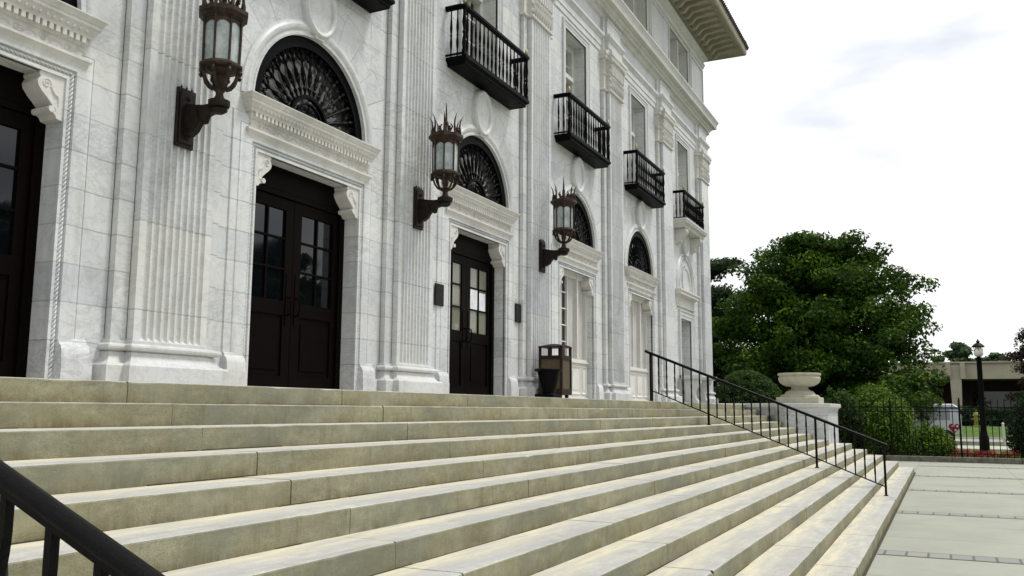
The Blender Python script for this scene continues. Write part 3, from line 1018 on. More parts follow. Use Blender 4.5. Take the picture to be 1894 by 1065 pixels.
# --- lunette: pane and wrought grille
def make_lunette():
    yg = WALL+0.075
    p = MB()
    n = 32
    pts = arc(0, ZS, RA+0.02, 0, PI, n)
    p.add([(x, WALL+0.15, z) for x, z in pts], [list(range(n+1))])
    win = p.build('fanlight', 'fanlight_glass', bld, (0, 0, 0))
    g = MB()
    def ring(r, w, d=0.018, a0=0, a1=PI):
        path = [(-r*math.cos(t), ZS+r*math.sin(t)) for t in [a0+(a1-a0)*q/40 for q in range(41)]]
        g.sweep(path, [(-w/2, yg-d), (w/2, yg-d), (w/2, yg+d), (-w/2, yg+d), (-w/2, yg-d)], 'XZ')
    ring(RA-0.07, 0.15, 0.05)
    ring(0.36, 0.045, 0.03)
    ring(0.27, 0.02, 0.02)
    g.box(-RA, RA, yg-0.05, yg+0.05, ZS-0.005, ZS+0.075)
    nb = 15
    for k in range(nb):
        t = PI*(k+0.5)/nb
        d = Vector((math.cos(t), 0, math.sin(t)))
        o = Vector((0, yg, ZS))
        P = lambda r, s_=0.0: tuple(o+d*r+Vector((-d.z, 0, d.x))*s_)
        rr = [0.36, 0.42, 0.47, 0.50, 0.56, 0.60, 0.63, 0.70, 0.76, 0.80, 0.84, 0.90]
        wd = [0.012, 0.014, 0.030, 0.012, 0.024, 0.012, 0.016, 0.030, 0.012, 0.014, 0.028, 0.012]
        g.tube([P(r) for r in rr], wd, 6)
        g.tube([P(r) for r in (0.90, 0.95, 1.0, 1.05)], [0.02, 0.038, 0.02, 0.008], 6)
        for sg in (-1, 1):
            # paired scrolls that nearly meet the neighbouring bars
            pts = []
            for q in range(12):
                a = q/11*PI*1.5
                pts.append(P(0.885-0.07*math.sin(a)*0.8, sg*(0.012+0.040*(1-math.cos(a))*0.9)))
            g.tube(pts, 0.0095, 4)
            g.tube([P(0.52, sg*0.0), P(0.58, sg*0.034), P(0.66, sg*0.040), P(0.72, sg*0.012)], [0.010, 0.009, 0.009, 0.010], 4)
            g.tube([P(0.80, sg*0.01), P(0.86, sg*0.055), P(0.92, sg*0.085), P(0.97, sg*0.06)], 0.009, 4)
    for k in range(nb+1):
        t = PI*k/nb
        if 0 < k < nb:
            d = Vector((math.cos(t), 0, math.sin(t)))
            o = Vector((0, yg, ZS))
            c_ = o+d*0.975
            g.lathe([(0.0, -0.032), (0.028, -0.02), (0.034, 0.0), (0.028, 0.02), (0.0, 0.032)], tuple(c_), 8)
    # small figure of scrolls in the middle
    for sg in (-1, 1):
        pts = [(sg*(0.10+0.075*math.cos(a)*(1-i/22)), yg, ZS+0.15+0.075*math.sin(a)*(1-i/22)) for i, a in enumerate([q/16*PI*2.8 for q in range(17)])]
        g.tube(pts, 0.012, 5)
    g.tube([(0, yg, ZS+0.05), (0, yg, ZS+0.15), (0, yg, ZS+0.26)], [0.02, 0.032, 0.01], 6)
    g.build('grille', 'black_iron', win, (0, 0, 0))
    return win


lu = make_lunette()
lu.location = Vector((cx(-1), 0, 0))-wloc(bld)
for i in (0, 1, 2, 3, 4):
    copy_tree(lu, bld, (S*(i+1), 0, 0))


# --- bronze double doors
def make_door(glass='dark_glass'):
    Y = WALL+0.24
    f = MB()
    # frame and transom panel
    f.box(-OW, -OW+0.10, Y-0.03, Y+0.08, 0.0, OH)
    f.box(OW-0.10, OW, Y-0.03, Y+0.08, 0.0, OH)
    f.box(-OW+0.10, OW-0.10, Y-0.03, Y+0.08, 2.47, OH)
    f.box(-OW+0.22, OW-0.22, Y-0.036, Y-0.03, 2.54, 2.76)
    f.box(-OW+0.10, OW-0.10, Y+0.05, Y+0.08, -0.02, 0.02)
    door = f.build('double_door', 'bronze_dark', bld, (0, 0, 0))
    W = OW-0.10
    for sx in (-1, 1):
        l = MB()
        def bx(a, b, y0, y1, z0, z1):
            xs = sorted((sx*a, sx*b))
            l.box(xs[0], xs[1], Y+y0, Y+y1, z0, z1)
        bx(0.004, 0.155, 0.0, 0.05, 0.02, 2.465)
        bx(W-0.115, W-0.004, 0.0, 0.05, 0.02, 2.465)
        bx(0.155, W-0.115, 0.0, 0.05, 2.32, 2.465)
        bx(0.155, W-0.115, 0.0, 0.05, 0.02, 0.22)
        bx(0.155, W-0.115, 0.0, 0.05, 0.98, 1.16)
        bx(0.155, W-0.115, 0.02, 0.05, 0.22, 0.98)
        bx(0.22, W-0.18, 0.008, 0.02, 0.30, 0.90)
        xm = (0.155+W-0.115)/2
        bx(xm-0.014, xm+0.014, 0.005, 0.045, 1.16, 2.32)
        for q in (1, 2):
            z = 1.16+(2.32-1.16)*q/3+0.02
            bx(0.155, xm-0.014, 0.005, 0.045, z-0.012, z+0.012)
            bx(xm+0.014, W-0.115, 0.005, 0.045, z-0.012, z+0.012)
        leaf = l.build('door_leaf', 'bronze_dark', door, (0, 0, 0))
        p = MB()
        xs = sorted((sx*0.157, sx*(W-0.117)))
        p.quad((xs[0], Y+0.03, 1.165), (xs[1], Y+0.03, 1.165), (xs[1], Y+0.03, 2.315), (xs[0], Y+0.03, 2.315))
        p.build('door_pane', glass, door, (0, 0, 0), recalc=False)
        h = MB()
        x = sx*0.085
        h.box(x-0.03, x+0.03, Y-0.008, Y, 0.86, 1.52)
        h.tube([(x, Y, 0.98), (x, Y-0.06, 1.0), (x, Y-0.075, 1.10), (x, Y-0.06, 1.20), (x, Y, 1.22)], 0.012, 8)
        h.build('door_handle', 'bronze_dark', door, (0, 0, 0))
    return door


dr = make_door()
dr.location = Vector((cx(-1), 0, 0))-wloc(bld)
for i in (0, 1):
    copy_tree(dr, bld, (S*(i+1), 0, 0))
d3 = make_door('lit_glass')
d3.location = Vector((cx(2), 0, 0))-wloc(bld)
d3['label'] = 'bronze double door with paper notices behind its right hand glass'
mb = MB()
Y = WALL+0.24
mb.box(0.165, 0.44, Y+0.012, Y+0.020, 1.56, 1.93)
mb.box(0.505, 0.74, Y+0.012, Y+0.020, 1.56, 1.90)
mb.build('paper_notice', 'paper', d3, (cx(2), 0, 0))


# --- painted window units in the two right-hand portals
def make_window_unit(black):
    Y = WALL+0.18
    f = MB()
    f.box(-OW, OW, Y+0.12, Y+0.16, 0, OH)
    f.box(-OW, OW, Y-0.06, Y+0.119, 0.0, 0.10)
    f.box(-OW, OW, Y-0.02, Y+0.119, 0.10, 0.86)
    f.box(-OW, OW, Y-0.07, Y+0.119, 0.86, 0.905)
    f.box(-OW, OW, Y-0.04, Y+0.119, 0.905, 0.95)
    xs = [-OW, -0.62, 0.0, 0.62, OW]
    # recessed panels below the sill
    for a, b in ((-0.98, -0.66), (-0.58, -0.04), (0.04, 0.58), (0.66, 0.98)):
        f.sweep([(a, 0.16), (a, 0.80), (b, 0.80), (b, 0.16), (a, 0.16)], [(0.0, Y-0.021), (-0.02, Y-0.045), (-0.045, Y-0.02)], 'XZ', caps=False)
        f.box(a+0.09, b-0.09, Y-0.03, Y-0.019, 0.27, 0.70)
    # jamb posts and centre mullion
    for x in (-0.98, 0.98):
        f.box(x-0.05, x+0.05, Y-0.03, Y+0.119, 0.95, OH)
    for x in (-0.40, 0.40):
        f.box(x-0.03, x+0.03, Y-0.045 if x > 0 else Y+0.03, Y+0.119, 0.95, OH)
    f.box(-0.11, -0.07, Y-0.0, Y+0.118, 0.95, OH)
    f.box(-OW, OW, Y-0.025, Y+0.118, 2.74, OH+0.01)
    w = f.build('window', 'white_paint', bld, (0, 0, 0))
    p = MB()
    for j, (a, b) in enumerate(((-0.93, -0.43), (-0.37, -0.11), (-0.07, 0.37), (0.43, 0.93))):
        p.quad((a, Y+0.06, 0.95), (b, Y+0.06, 0.95), (b, Y+0.06, 2.74), (a, Y+0.06, 2.74))
    # folded blinds
    pn = MB()
    for j, (a, b) in enumerate(((-0.93, -0.43), (-0.37, -0.11), (-0.07, 0.37), (0.43, 0.93))):
        if black and j < 2:
            continue
        n = max(3, int((b-a)/0.09))
        for q in range(n):
            xa, xb = a+(b-a)*q/n, a+(b-a)*(q+1)/n
            pn.quad((xa, Y+0.058, 0.95), (xb, Y+0.035, 0.95), (xb, Y+0.035, 2.74), (xa, Y+0.058, 2.74))
    p.build('window_pane', 'dark_glass', w, (0, 0, 0), recalc=False)
    pn.build('window_blind', 'shade_fabric', w, (0, 0, 0), recalc=False)
    if black:
        b_ = MB()
        for z in (1.30, 1.66, 2.02, 2.38):
            b_.box(-0.93, -0.11, Y+0.025, Y+0.058, z-0.012, z+0.012)
        for x in (-0.66,):
            b_.box(x-0.01, x+0.01, Y+0.024, Y+0.056, 0.95, 2.74)
        b_.build('glazing_bar', 'white_paint', w, (0, 0, 0))
    return w


for i, bl in ((3, True), (4, False)):
    w_ = make_window_unit(bl)
    w_.location = Vector((cx(i), 0, 0))-wloc(bld)


# --- last bay: blind arch over a small doorway
def make_end_bay():
    Y = WALL
    a = MB()
    r = 0.86
    zs = 3.70
    path = [(-r, 3.5)]+[(-r*math.cos(t), zs+r*math.sin(t)) for t in [PI*q/30 for q in range(31)]]+[(r, 3.5)]
    a.sweep(path, [(0.0, Y+0.02), (0.0, Y-0.03), (0.03, Y-0.04), (0.05, Y-0.02), (0.12, Y-0.03), (0.15, Y-0.055), (0.18, Y-0.02), (0.185, Y+0.02)], 'XZ', 0, False)
    path = [(-r*0.72, 3.5)]+[(-r*0.72*math.cos(t), zs+r*0.72*math.sin(t)) for t in [PI*q/30 for q in range(31)]]+[(r*0.72, 3.5)]
    a.sweep(path, [(0.0, Y+0.02), (0.0, Y-0.025), (0.05, Y-0.03), (0.06, Y+0.02)], 'XZ', 0, False)
    n = 30
    rings = [[(0.34*s_*math.cos(2*PI*q/n), yy, 3.86+0.40*s_*math.sin(2*PI*q/n)) for q in range(n)] for s_, yy in ((1.1, Y+0.01), (1.1, Y-0.04), (1.0, Y-0.045), (0.92, Y-0.02), (0.1, Y-0.02))]
    a.loft(rings, True, (False, True), 0, True)
    a.sweep(frame_path(0.62, 0.0, 2.64), [(0.0, Y+0.03), (0.0, Y-0.03), (0.09, Y-0.03), (0.10, Y-0.045), (0.2, Y-0.045), (0.22, Y-0.07), (0.25, Y-0.07), (0.255, Y+0.02)], 'XZ')
    s_ = a.build('door_surround', 'marble_plain', bld, (0, 0, 0))
    e = MB()
    def band(hw, y, prof):
        e.sweep([(-hw, Y+0.02), (-hw, y), (hw, y), (hw, Y+0.02)], prof, 'XY')
    band(1.0, Y-0.03, [(-0.02, 2.98), (0.02, 2.98), (0.03, 3.02), (0.0, 3.03), (0.0, 3.27), (0.03, 3.29), (0.05, 3.33), (0.13, 3.35), (0.13, 3.42), (0.16, 3.45), (0.16, 3.50), (0.0, 3.515), (-0.02, 3.515)])
    for k in range(14):
        x = -0.9+k*1.8/13
        e.box(x-0.03, x+0.03, Y-0.055, Y-0.03, 3.06, 3.24)
    e.build('door_cornice', 'marble_carved', s_, (0, 0, 0))
    d = MB()
    d.box(-0.62, 0.62, Y+0.42, Y+0.46, 0, 2.64)
    for a0, b0 in ((-0.56, -0.03), (0.03, 0.56)):
        d.box(a0, b0, Y+0.39, Y+0.42, 0.1, 2.55)
        d.box(a0+0.09, b0-0.09, Y+0.375, Y+0.39, 0.2, 1.0)
        d.box(a0+0.09, b0-0.09, Y+0.375, Y+0.39, 1.15, 2.4)
    d.build('panel', 'shade_fabric', s_, (0, 0, 0))
    return s_


eb = make_end_bay()
eb.location = Vector((cx(5), 0, 0))-wloc(bld)


# --- upper windows
def make_upper_window():
    Y = WALL
    f = MB()
    f.sweep(frame_path(WH, WB, WT), [(0.0, Y+0.03), (0.0, Y-0.02), (0.055, Y-0.02), (0.06, Y-0.03), (0.12, Y-0.03), (0.13, Y-0.05), (0.16, Y-0.05), (0.17, Y-0.03), (0.175, Y+0.02)], 'XZ')
    w = f.build('window_surround', 'marble_plain', bld, (0, 0, 0))
    s_ = MB()
    yy = Y+0.40
    s_.box(-WH, -WH+0.11, yy-0.10, yy+0.06, WB, WT)
    s_.box(WH-0.11, WH, yy-0.10, yy+0.06, WB, WT)
    s_.box(-WH+0.11, WH-0.11, yy-0.08, yy+0.06, WT-0.14, WT)
    s_.box(-WH+0.11, WH-0.11, yy-0.15, yy+0.06, 7.40, 7.50)
    s_.box(-0.03, 0.03, yy-0.03, yy+0.05, WB, WT-0.14)
    for z in (6.1, 6.55, 7.0, 7.8):
        s_.box(-WH+0.11, WH-0.11, yy-0.02, yy+0.04, z-0.014, z+0.014)
    for x in (-0.27, 0.27):
        s_.box(x-0.012, x+0.012, yy-0.021, yy+0.041, WB, WT-0.14)
    s_.build('window_frame', 'white_paint', w, (0, 0, 0))
    p = MB()
    p.quad((-WH, yy+0.05, WB), (WH, yy+0.05, WB), (WH, yy+0.05, WT), (-WH, yy+0.05, WT))
    p.build('window_pane', 'dark_glass', w, (0, 0, 0), recalc=False)
    return w


uw = make_upper_window()
uw.location = Vector((cx(-1), 0, 0))-wloc(bld)
for i in (0, 1, 2, 3, 4, 5):
    copy_tree(uw, bld, (S*(i+1), 0, 0))


# --- balconies
def baluster_prof(h):
    return [(0.012, 0), (0.012, 0.12*h), (0.020, 0.20*h), (0.024, 0.30*h), (0.014, 0.42*h), (0.022, 0.45*h), (0.014, 0.48*h), (0.024, 0.60*h), (0.018, 0.74*h), (0.012, 0.84*h), (0.012, h)]


def make_balcony(stone):
    hw, yf, yb = 1.25, 1.70, WALL-0.002
    zt, zr = 5.62, 6.50
    b = MB()
    if not stone:
        b.sweep([(-hw+0.06, yb), (-hw+0.06, yf+0.06), (hw-0.06, yf+0.06), (hw-0.06, yb)],
                [(-0.02, 5.48), (0.0, 5.48), (0.012, 5.50), (0.012, 5.53), (0.05, 5.565), (0.06, 5.57), (0.06, 5.62), (-0.02, 5.62)], 'XY')
        b.box(-hw+0.075, hw-0.075, yf+0.075, yb, 5.485, 5.615)
    else:
        hw = 1.30
        b.sweep([(-hw+0.1, yb), (-hw+0.1, yf+0.06), (hw-0.1, yf+0.06), (hw-0.1, yb)],
                [(-0.02, 5.36), (0.0, 5.36), (0.02, 5.40), (0.02, 5.43), (0.08, 5.49), (0.10, 5.50), (0.10, 5.55), (0.12, 5.56), (0.12, 5.62), (-0.02, 5.62)], 'XY')
        b.box(-hw+0.115, hw-0.115, yf+0.075, yb, 5.365, 5.615)
    bal = b.build('balcony', 'marble_cornice' if stone else 'black_iron', bld, (0, 0, 0))
    if stone:
        for sx in (-0.88, 0.88):
            c_ = MB()
            pr = [(yb, 5.355), (1.76, 5.355), (1.74, 5.30), (1.75, 5.22), (1.82, 5.14), (1.90, 5.08), (1.93, 5.00), (1.97, 4.94), (2.03, 4.92), (yb, 4.86)]
            c_.prism(pr, sx-0.13, sx+0.13, 'x')
            c_.tube([(sx-0.15, 1.80, 5.27), (sx+0.15, 1.80, 5.27)], 0.06, 12)
            c_.tube([(sx-0.145, 1.97, 4.98), (sx+0.145, 1.97, 4.98)], 0.045, 12)
            c_.build('console', 'marble_carved', bal, (0, 0, 0))
        hw = 1.22
    r = MB()
    def railbox(z0, z1, o):
        r.box(-hw-o, hw+o, yf+0.05-0.02-o, yf+0.05+0.02+o, z0, z1)
        for sx in (-1, 1):
            xs = sorted((sx*(hw-0.02-o), sx*(hw+0.02+o)))
            r.box(xs[0]-0.0005, xs[1]+0.0005, yf+0.07+o, yb, z0+0.0005, z1-0.0005)
    railbox(zr-0.05, zr, 0.022)
    railbox(zr-0.075, zr-0.049, 0.005)
    railbox(zt+0.02, zt+0.045, -0.002)
    r.build('balcony_rail', 'black_iron', bal, (0, 0, 0))
    h = zr-0.07-zt
    q_ = MB()
    q_.lathe(baluster_prof(h), (0, 0, 0), 8)
    first = None
    pts = [(-hw+0.12+k*(2*hw-0.24)/15, yf+0.05) for k in range(16)]
    pts += [(sx*hw, yf+0.05+0.12*j) for sx in (-1, 1) for j in (1, 2)]
    for (x, y) in pts:
        if first is None:
            first = q_.build('baluster', 'black_iron', bal, (x, y, zt))
        else:
            o = first.copy()
            scene.collection.objects.link(o)
            o.parent = bal
            o.location = Vector((x, y, zt))-wloc(bal)
    pm = MB()
    pm.box(-0.028, 0.028, -0.028, 0.028, 0, 0.1)
    pm.lathe([(0.026, 0.1), (0.038, 0.22), (0.018, 0.36*h/0.8), (0.034, 0.40), (0.018, 0.44), (0.038, 0.58), (0.026, h-0.1), (0.026, h)], (0, 0, 0), 10)
    fm = MB()
    fm.lathe([(0.0, 0.16), (0.014, 0.145), (0.030, 0.10), (0.038, 0.065), (0.030, 0.04), (0.014, 0.03), (0.026, 0.015), (0.026, 0.0)], (0, 0, 0), 10)
    for k, sx in enumerate((-1, 1)):
        x, y = sx*(hw-0.02), yf+0.055
        if k == 0:
            po = pm.build('post', 'black_iron', bal, (x, y, zt))
            fo = fm.build('finial', 'brass', bal, (x, y, zr))
        else:
            for o0, z in ((po, zt), (fo, zr)):
                o = o0.copy()
                scene.collection.objects.link(o)
                o.parent = bal
                o.location = Vector((x, y, z))-wloc(bal)
    return bal


ba = make_balcony(False)
ba.location = Vector((cx(-1), 0, 0))-wloc(bld)
for i in (0, 1, 2, 3, 4):
    copy_tree(ba, bld, (S*(i+1), 0, 0))
be = make_balcony(True)
be.location = Vector((cx(5), 0, 0))-wloc(bld)
be['label'] = 'stone slab balcony carried on two scroll consoles'

# --- main entablature with breaks over the pilasters
mb = MB()


def broken(dep_p, y_wall):
    path = [(XL, y_wall)]
    for i in range(-1, 6):
        xp = cx(i)+S/2
        xe = min(xp+0.50, XC)
        path += [(xp-0.50, y_wall), (xp-0.50, y_wall-dep_p), (xe, y_wall-dep_p)]
        if i < 5: path += [(xe, y_wall)]
    path += [(xe, y_wall), (XC, y_wall), (XC, WALL+DEPTH)]
    return path


mb.sweep(broken(0.13, WALL-0.02), [(-0.03, 8.56), (0.0, 8.56), (0.0, 8.70), (0.018, 8.705), (0.018, 8.86), (0.03, 8.875), (0.055, 8.92), (0.085, 8.96), (0.085, 9.02), (0.0, 9.035), (-0.03, 9.035)], 'XY', caps=False)
mb.build('architrave', 'marble_plain', bld)
mb = MB()
mb.sweep(broken(0.11, WALL-0.02), [(-0.03, 9.03), (0.0, 9.03), (0.0, 9.42), (0.02, 9.43), (0.03, 9.46), (-0.03, 9.46)], 'XY', caps=False)
mb.build('frieze', 'marble_plain', bld)
mb = MB()
pth = [(XL, WALL-0.03), (XC+0.03, WALL-0.03), (XC+0.03, WALL+DEPTH)]
mb.sweep(pth, [(-0.03, 9.44), (0.04, 9.45), (0.07, 9.50), (0.10, 9.52), (0.10, 9.53), (0.12, 9.53), (0.12, 9.62), (0.15, 9.64), (0.20, 9.70), (0.22, 9.72), (0.22, 9.745), (0.33, 9.75), (0.335, 9.76),
                (0.335, 9.86), (0.345, 9.88), (0.36, 9.92), (0.385, 9.97), (0.40, 9.99), (0.40, 10.03), (0.20, 10.07), (-0.1, 10.10)], 'XY', caps=False)
nd = int((XC-XL)/0.11)
for k in range(nd):
    x = XL+0.05+k*0.11
    mb.box(x-0.034, x+0.034, WALL-0.19, WALL-0.15, 9.545, 9.625)
    mb.lathe([(0.0, -0.03), (0.026, -0.015), (0.032, 0.01), (0.0, 0.035)], (x, WALL-0.20, 9.675), 5)
mb.build('cornice', 'marble_cornice', bld)

# --- attic storey
AY = 2.14
AX = XC+0.02
AT = 12.20
mb = MB()
for i in bays:
    c = cx(i)
    x0 = c-S/2
    x1 = c+S/2 if i < 5 else AX
    F = lambda a, b, p, q: mb.quad((a, AY, p), (b, AY, p), (b, AY, q), (a, AY, q))
    hw, zb, zt = 1.12, 10.30, 11.86
    F(x0, c-hw, 10.0, 13)
    F(c+hw, x1, 10.0, 13)
    F(c-hw, c+hw, 10.0, zb)
    F(c-hw, c+hw, zt, 13)
    for x in (c-hw, c+hw):
        mb.quad((x, AY, zb), (x, AY+0.42, zb), (x, AY+0.42, zt), (x, AY, zt))
    mb.quad((c-hw, AY, zt), (c+hw, AY, zt), (c+hw, AY+0.42, zt), (c-hw, AY+0.42, zt))
    mb.quad((c-hw, AY, zb), (c+hw, AY, zb), (c+hw, AY+0.42, zb), (c-hw, AY+0.42, zb))
    # panelled strip between the windows
    for (a, b, y) in ((c+1.27, x1-0.0 if i == 5 else c+S-1.27, AY-0.05),):
        mb.box(a, b, y, AY+0.01, 10.05, 11.98)
        mb.sweep([(a+0.13, 10.3), (a+0.13, 11.80), (b-0.13, 11.80), (b-0.13, 10.3), (a+0.13, 10.3)], [(0.0, y-0.001), (0.0, y-0.03), (0.035, y-0.03), (0.04, y-0.001)], 'XZ', caps=False)
    if i == -1:
        mb.box(XL, c-1.27, AY-0.05, AY+0.01, 10.05, 11.98)
mb.quad((AX, AY, 10), (AX, WALL+DEPTH, 10), (AX, WALL+DEPTH, 13), (AX, AY, 13))
mb.quad((XL, AY, 10), (XL, WALL+DEPTH, 10), (XL, WALL+DEPTH, 13), (XL, AY, 13))
mb.quad((XL, WALL+DEPTH, 10), (AX, WALL+DEPTH, 10), (AX, WALL+DEPTH, 13), (XL, WALL+DEPTH, 13))
mb.build('attic_wall', 'marble_plain', bld, recalc=False)
mb = MB()
pth = [(XL, AY-0.05), (AX+0.05, AY-0.05), (AX+0.05, WALL+DEPTH)]
mb.sweep(pth, [(-0.06, 11.98), (0.02, 11.98), (0.035, 12.02), (0.035, 12.06), (0.06, 12.08), (0.06, 12.13), (0.01, 12.14), (0.01, 12.20), (0.03, 12.21), (0.07, 12.27), (0.13, 12.31), (0.14, 12.33), (0.14, 12.40), (-0.06, 12.40)], 'XY', caps=False)
mb.sweep([(XL, WALL-0.02), (AX+0.04, WALL-0.02), (AX+0.04, WALL+DEPTH)], [(-0.06, 10.04), (0.03, 10.05), (0.03, 10.16), (0.0, 10.19), (-0.06, 10.2)], 'XY', caps=False)
mb.build('attic_cornice', 'marble_cornice', bld)


def make_attic_window():
    f = MB()
    y = AY
    zb, zt = 10.30, 11.86
    f.sweep([(-1.12, zb), (-1.12, zt), (1.12, zt), (1.12, zb)], [(0.0, y+0.02), (0.0, y-0.025), (0.05, y-0.025), (0.06, y-0.04), (0.10, y-0.04), (0.105, y+0.01)], 'XZ')
    f.box(-0.05, 0.05, y+0.02, y+0.42, zb, zt)
    for a, b in ((-1.12, -0.05), (0.05, 1.12)):
        f.box(a, a+0.09, y+0.30, y+0.42, zb, zt)
        f.box(b-0.09, b, y+0.30, y+0.42, zb, zt)
        f.box(a+0.09, b-0.09, y+0.33, y+0.41, 11.05, 11.12)
    w = f.build('attic_window', 'marble_cornice', bld, (0, 0, 0))
    p = MB()
    for a, b in ((-1.12, -0.05), (0.05, 1.12)):
        p.quad((a, y+0.40, zb), (b, y+0.40, zb), (b, y+0.40, zt), (a, y+0.40, zt))
    p.build('window_pane', 'shade_fabric', w, (0, 0, 0), recalc=False)
    return w


aw = make_attic_window()
aw.location = Vector((cx(-1), 0, 0))-wloc(bld)
for i in (0, 1, 2, 3, 4, 5):
    copy_tree(aw, bld, (S*(i+1), 0, 0))

# --- eaves with brackets, roof
ZE = 12.78
EY = 0.78
EX = AX+(AY-EY)
mb = MB()
mb.quad((XL, AY-0.06, ZE), (XL, EY+0.05, ZE), (EX-0.05, EY+0.05, ZE), (AX+0.06, AY-0.06, ZE))
mb.quad((AX+0.06, AY-0.06, ZE), (EX-0.05, EY+0.05, ZE), (EX-0.05, WALL+DEPTH+1.3, ZE), (AX+0.06, WALL+DEPTH+1.3, ZE))
mb.sweep([(XL, AY-0.05), (AX+0.05, AY-0.05), (AX+0.05, WALL+DEPTH)], [(-0.1, 12.40), (0.10, 12.40), (0.10, 12.55), (0.14, 12.58), (0.20, 12.60), (0.20, 12.66), (0.24, 12.70), (0.24, ZE), (-0.1, ZE)], 'XY', caps=False)
mb.sweep([(XL, EY+0.05), (EX-0.05, EY+0.05), (EX-0.05, WALL+DEPTH+1.3)], [(-0.10, ZE-0.001), (-0.10, ZE-0.02), (-0.03, ZE-0.02), (-0.03, ZE-0.05), (0.0, ZE-0.055), (0.03, ZE-0.03), (0.05, ZE+0.02), (0.05, ZE+0.15), (0.07, ZE+0.17), (0.07, ZE+0.19), (-0.1, ZE+0.19)], 'XY', caps=False)
# cross beams between the brackets make shallow coffers
sp = 0.47
nb = int((EX-0.3-XL)/sp)
eave = mb.build('eaves', 'eave_paint', bld)
br = MB()
prof = [(AY-0.28, ZE), (AY-0.28, ZE-0.32), (AY-0.34, ZE-0.33), (AY-0.42, ZE-0.30), (AY-0.47, ZE-0.23), (AY-0.53, ZE-0.17), (AY-0.62, ZE-0.145), (AY-0.72, ZE-0.15), (AY-0.80, ZE-0.13), (AY-0.86, ZE-0.10), (AY-1.10, ZE-0.085), (AY-1.14, ZE-0.07), (AY-1.15, ZE)]
br.prism(prof, -0.075, 0.075, 'x')
br.tube([(-0.085, AY-0.37, ZE-0.245), (0.085, AY-0.37, ZE-0.245)], 0.075, 12)
br.tube([(-0.085, AY-0.76, ZE-0.10), (0.085, AY-0.76, ZE-0.10)], 0.045, 10)
br.lathe([(0.0, -0.05), (0.03, -0.045), (0.045, -0.02), (0.05, 0.0)], (0.235, AY-1.12, ZE-0.002), 8)
first = None
for k in range(nb):
    x = EX-0.85-k*sp
    if x < XL+0.2: break
    if first is None:
        first = br.build('eave_bracket', 'eave_paint', eave, (x, 0, 0))
    else:
        o = first.copy()
        scene.collection.objects.link(o)
        o.parent = eave
        o.location = Vector((x, 0, 0))-wloc(eave)
# roof with tile ends
mb = MB()
slope = math.tan(R(24))
RD = 5.5
z0 = ZE+0.19
def roofpt(x, y):
    return z0+0.02+min(y-EY, 6.5)*slope
XR = EX-6.5
mb.add([(XL, EY-0.02, z0), (EX+0.02, EY-0.02, z0), (XR, EY+6.5, z0+6.5*slope), (XL, EY+6.5, z0+6.5*slope)], [(0, 1, 2, 3)])
mb.add([(EX+0.02, EY-0.02, z0), (EX+0.02, WALL+DEPTH+1.3, z0), (XR, WALL+DEPTH+1.3-6.5, z0+6.5*slope), (XR, EY+6.5, z0+6.5*slope)], [(0, 1, 2, 3)])
mb.add([(XL, EY+6.5, z0+6.5*slope), (XR, EY+6.5, z0+6.5*slope), (XR, WALL+DEPTH+1.3-6.5, z0+6.5*slope), (XL, WALL+DEPTH+1.3-6.5, z0+6.5*slope)], [(0, 1, 2, 3)])
mb.box(XL, EX+0.02, EY-0.02, EY+0.1, z0-0.004, z0+0.03)
nt = int((EX-XL)/0.17)
for k in range(nt):
    x = EX-0.02-k*0.17
    L = min(6.4, max(0.3, EX-x))
    mb.tube([(x, EY-0.07, z0+0.035), (x, EY+L, z0+0.05+L*slope)], 0.062, 8)
for k in range(int((WALL+DEPTH+1.0-EY)/0.17)):
    y = EY+k*0.17
    L = min(6.4, max(0.3, min(y-EY, WALL+DEPTH+1.3-y)))
    mb.tube([(EX+0.07, y, z0+0.035), (EX-L, y, z0+0.05+L*slope)], 0.062, 6)
mb.build('roof', 'roof_tile', bld)

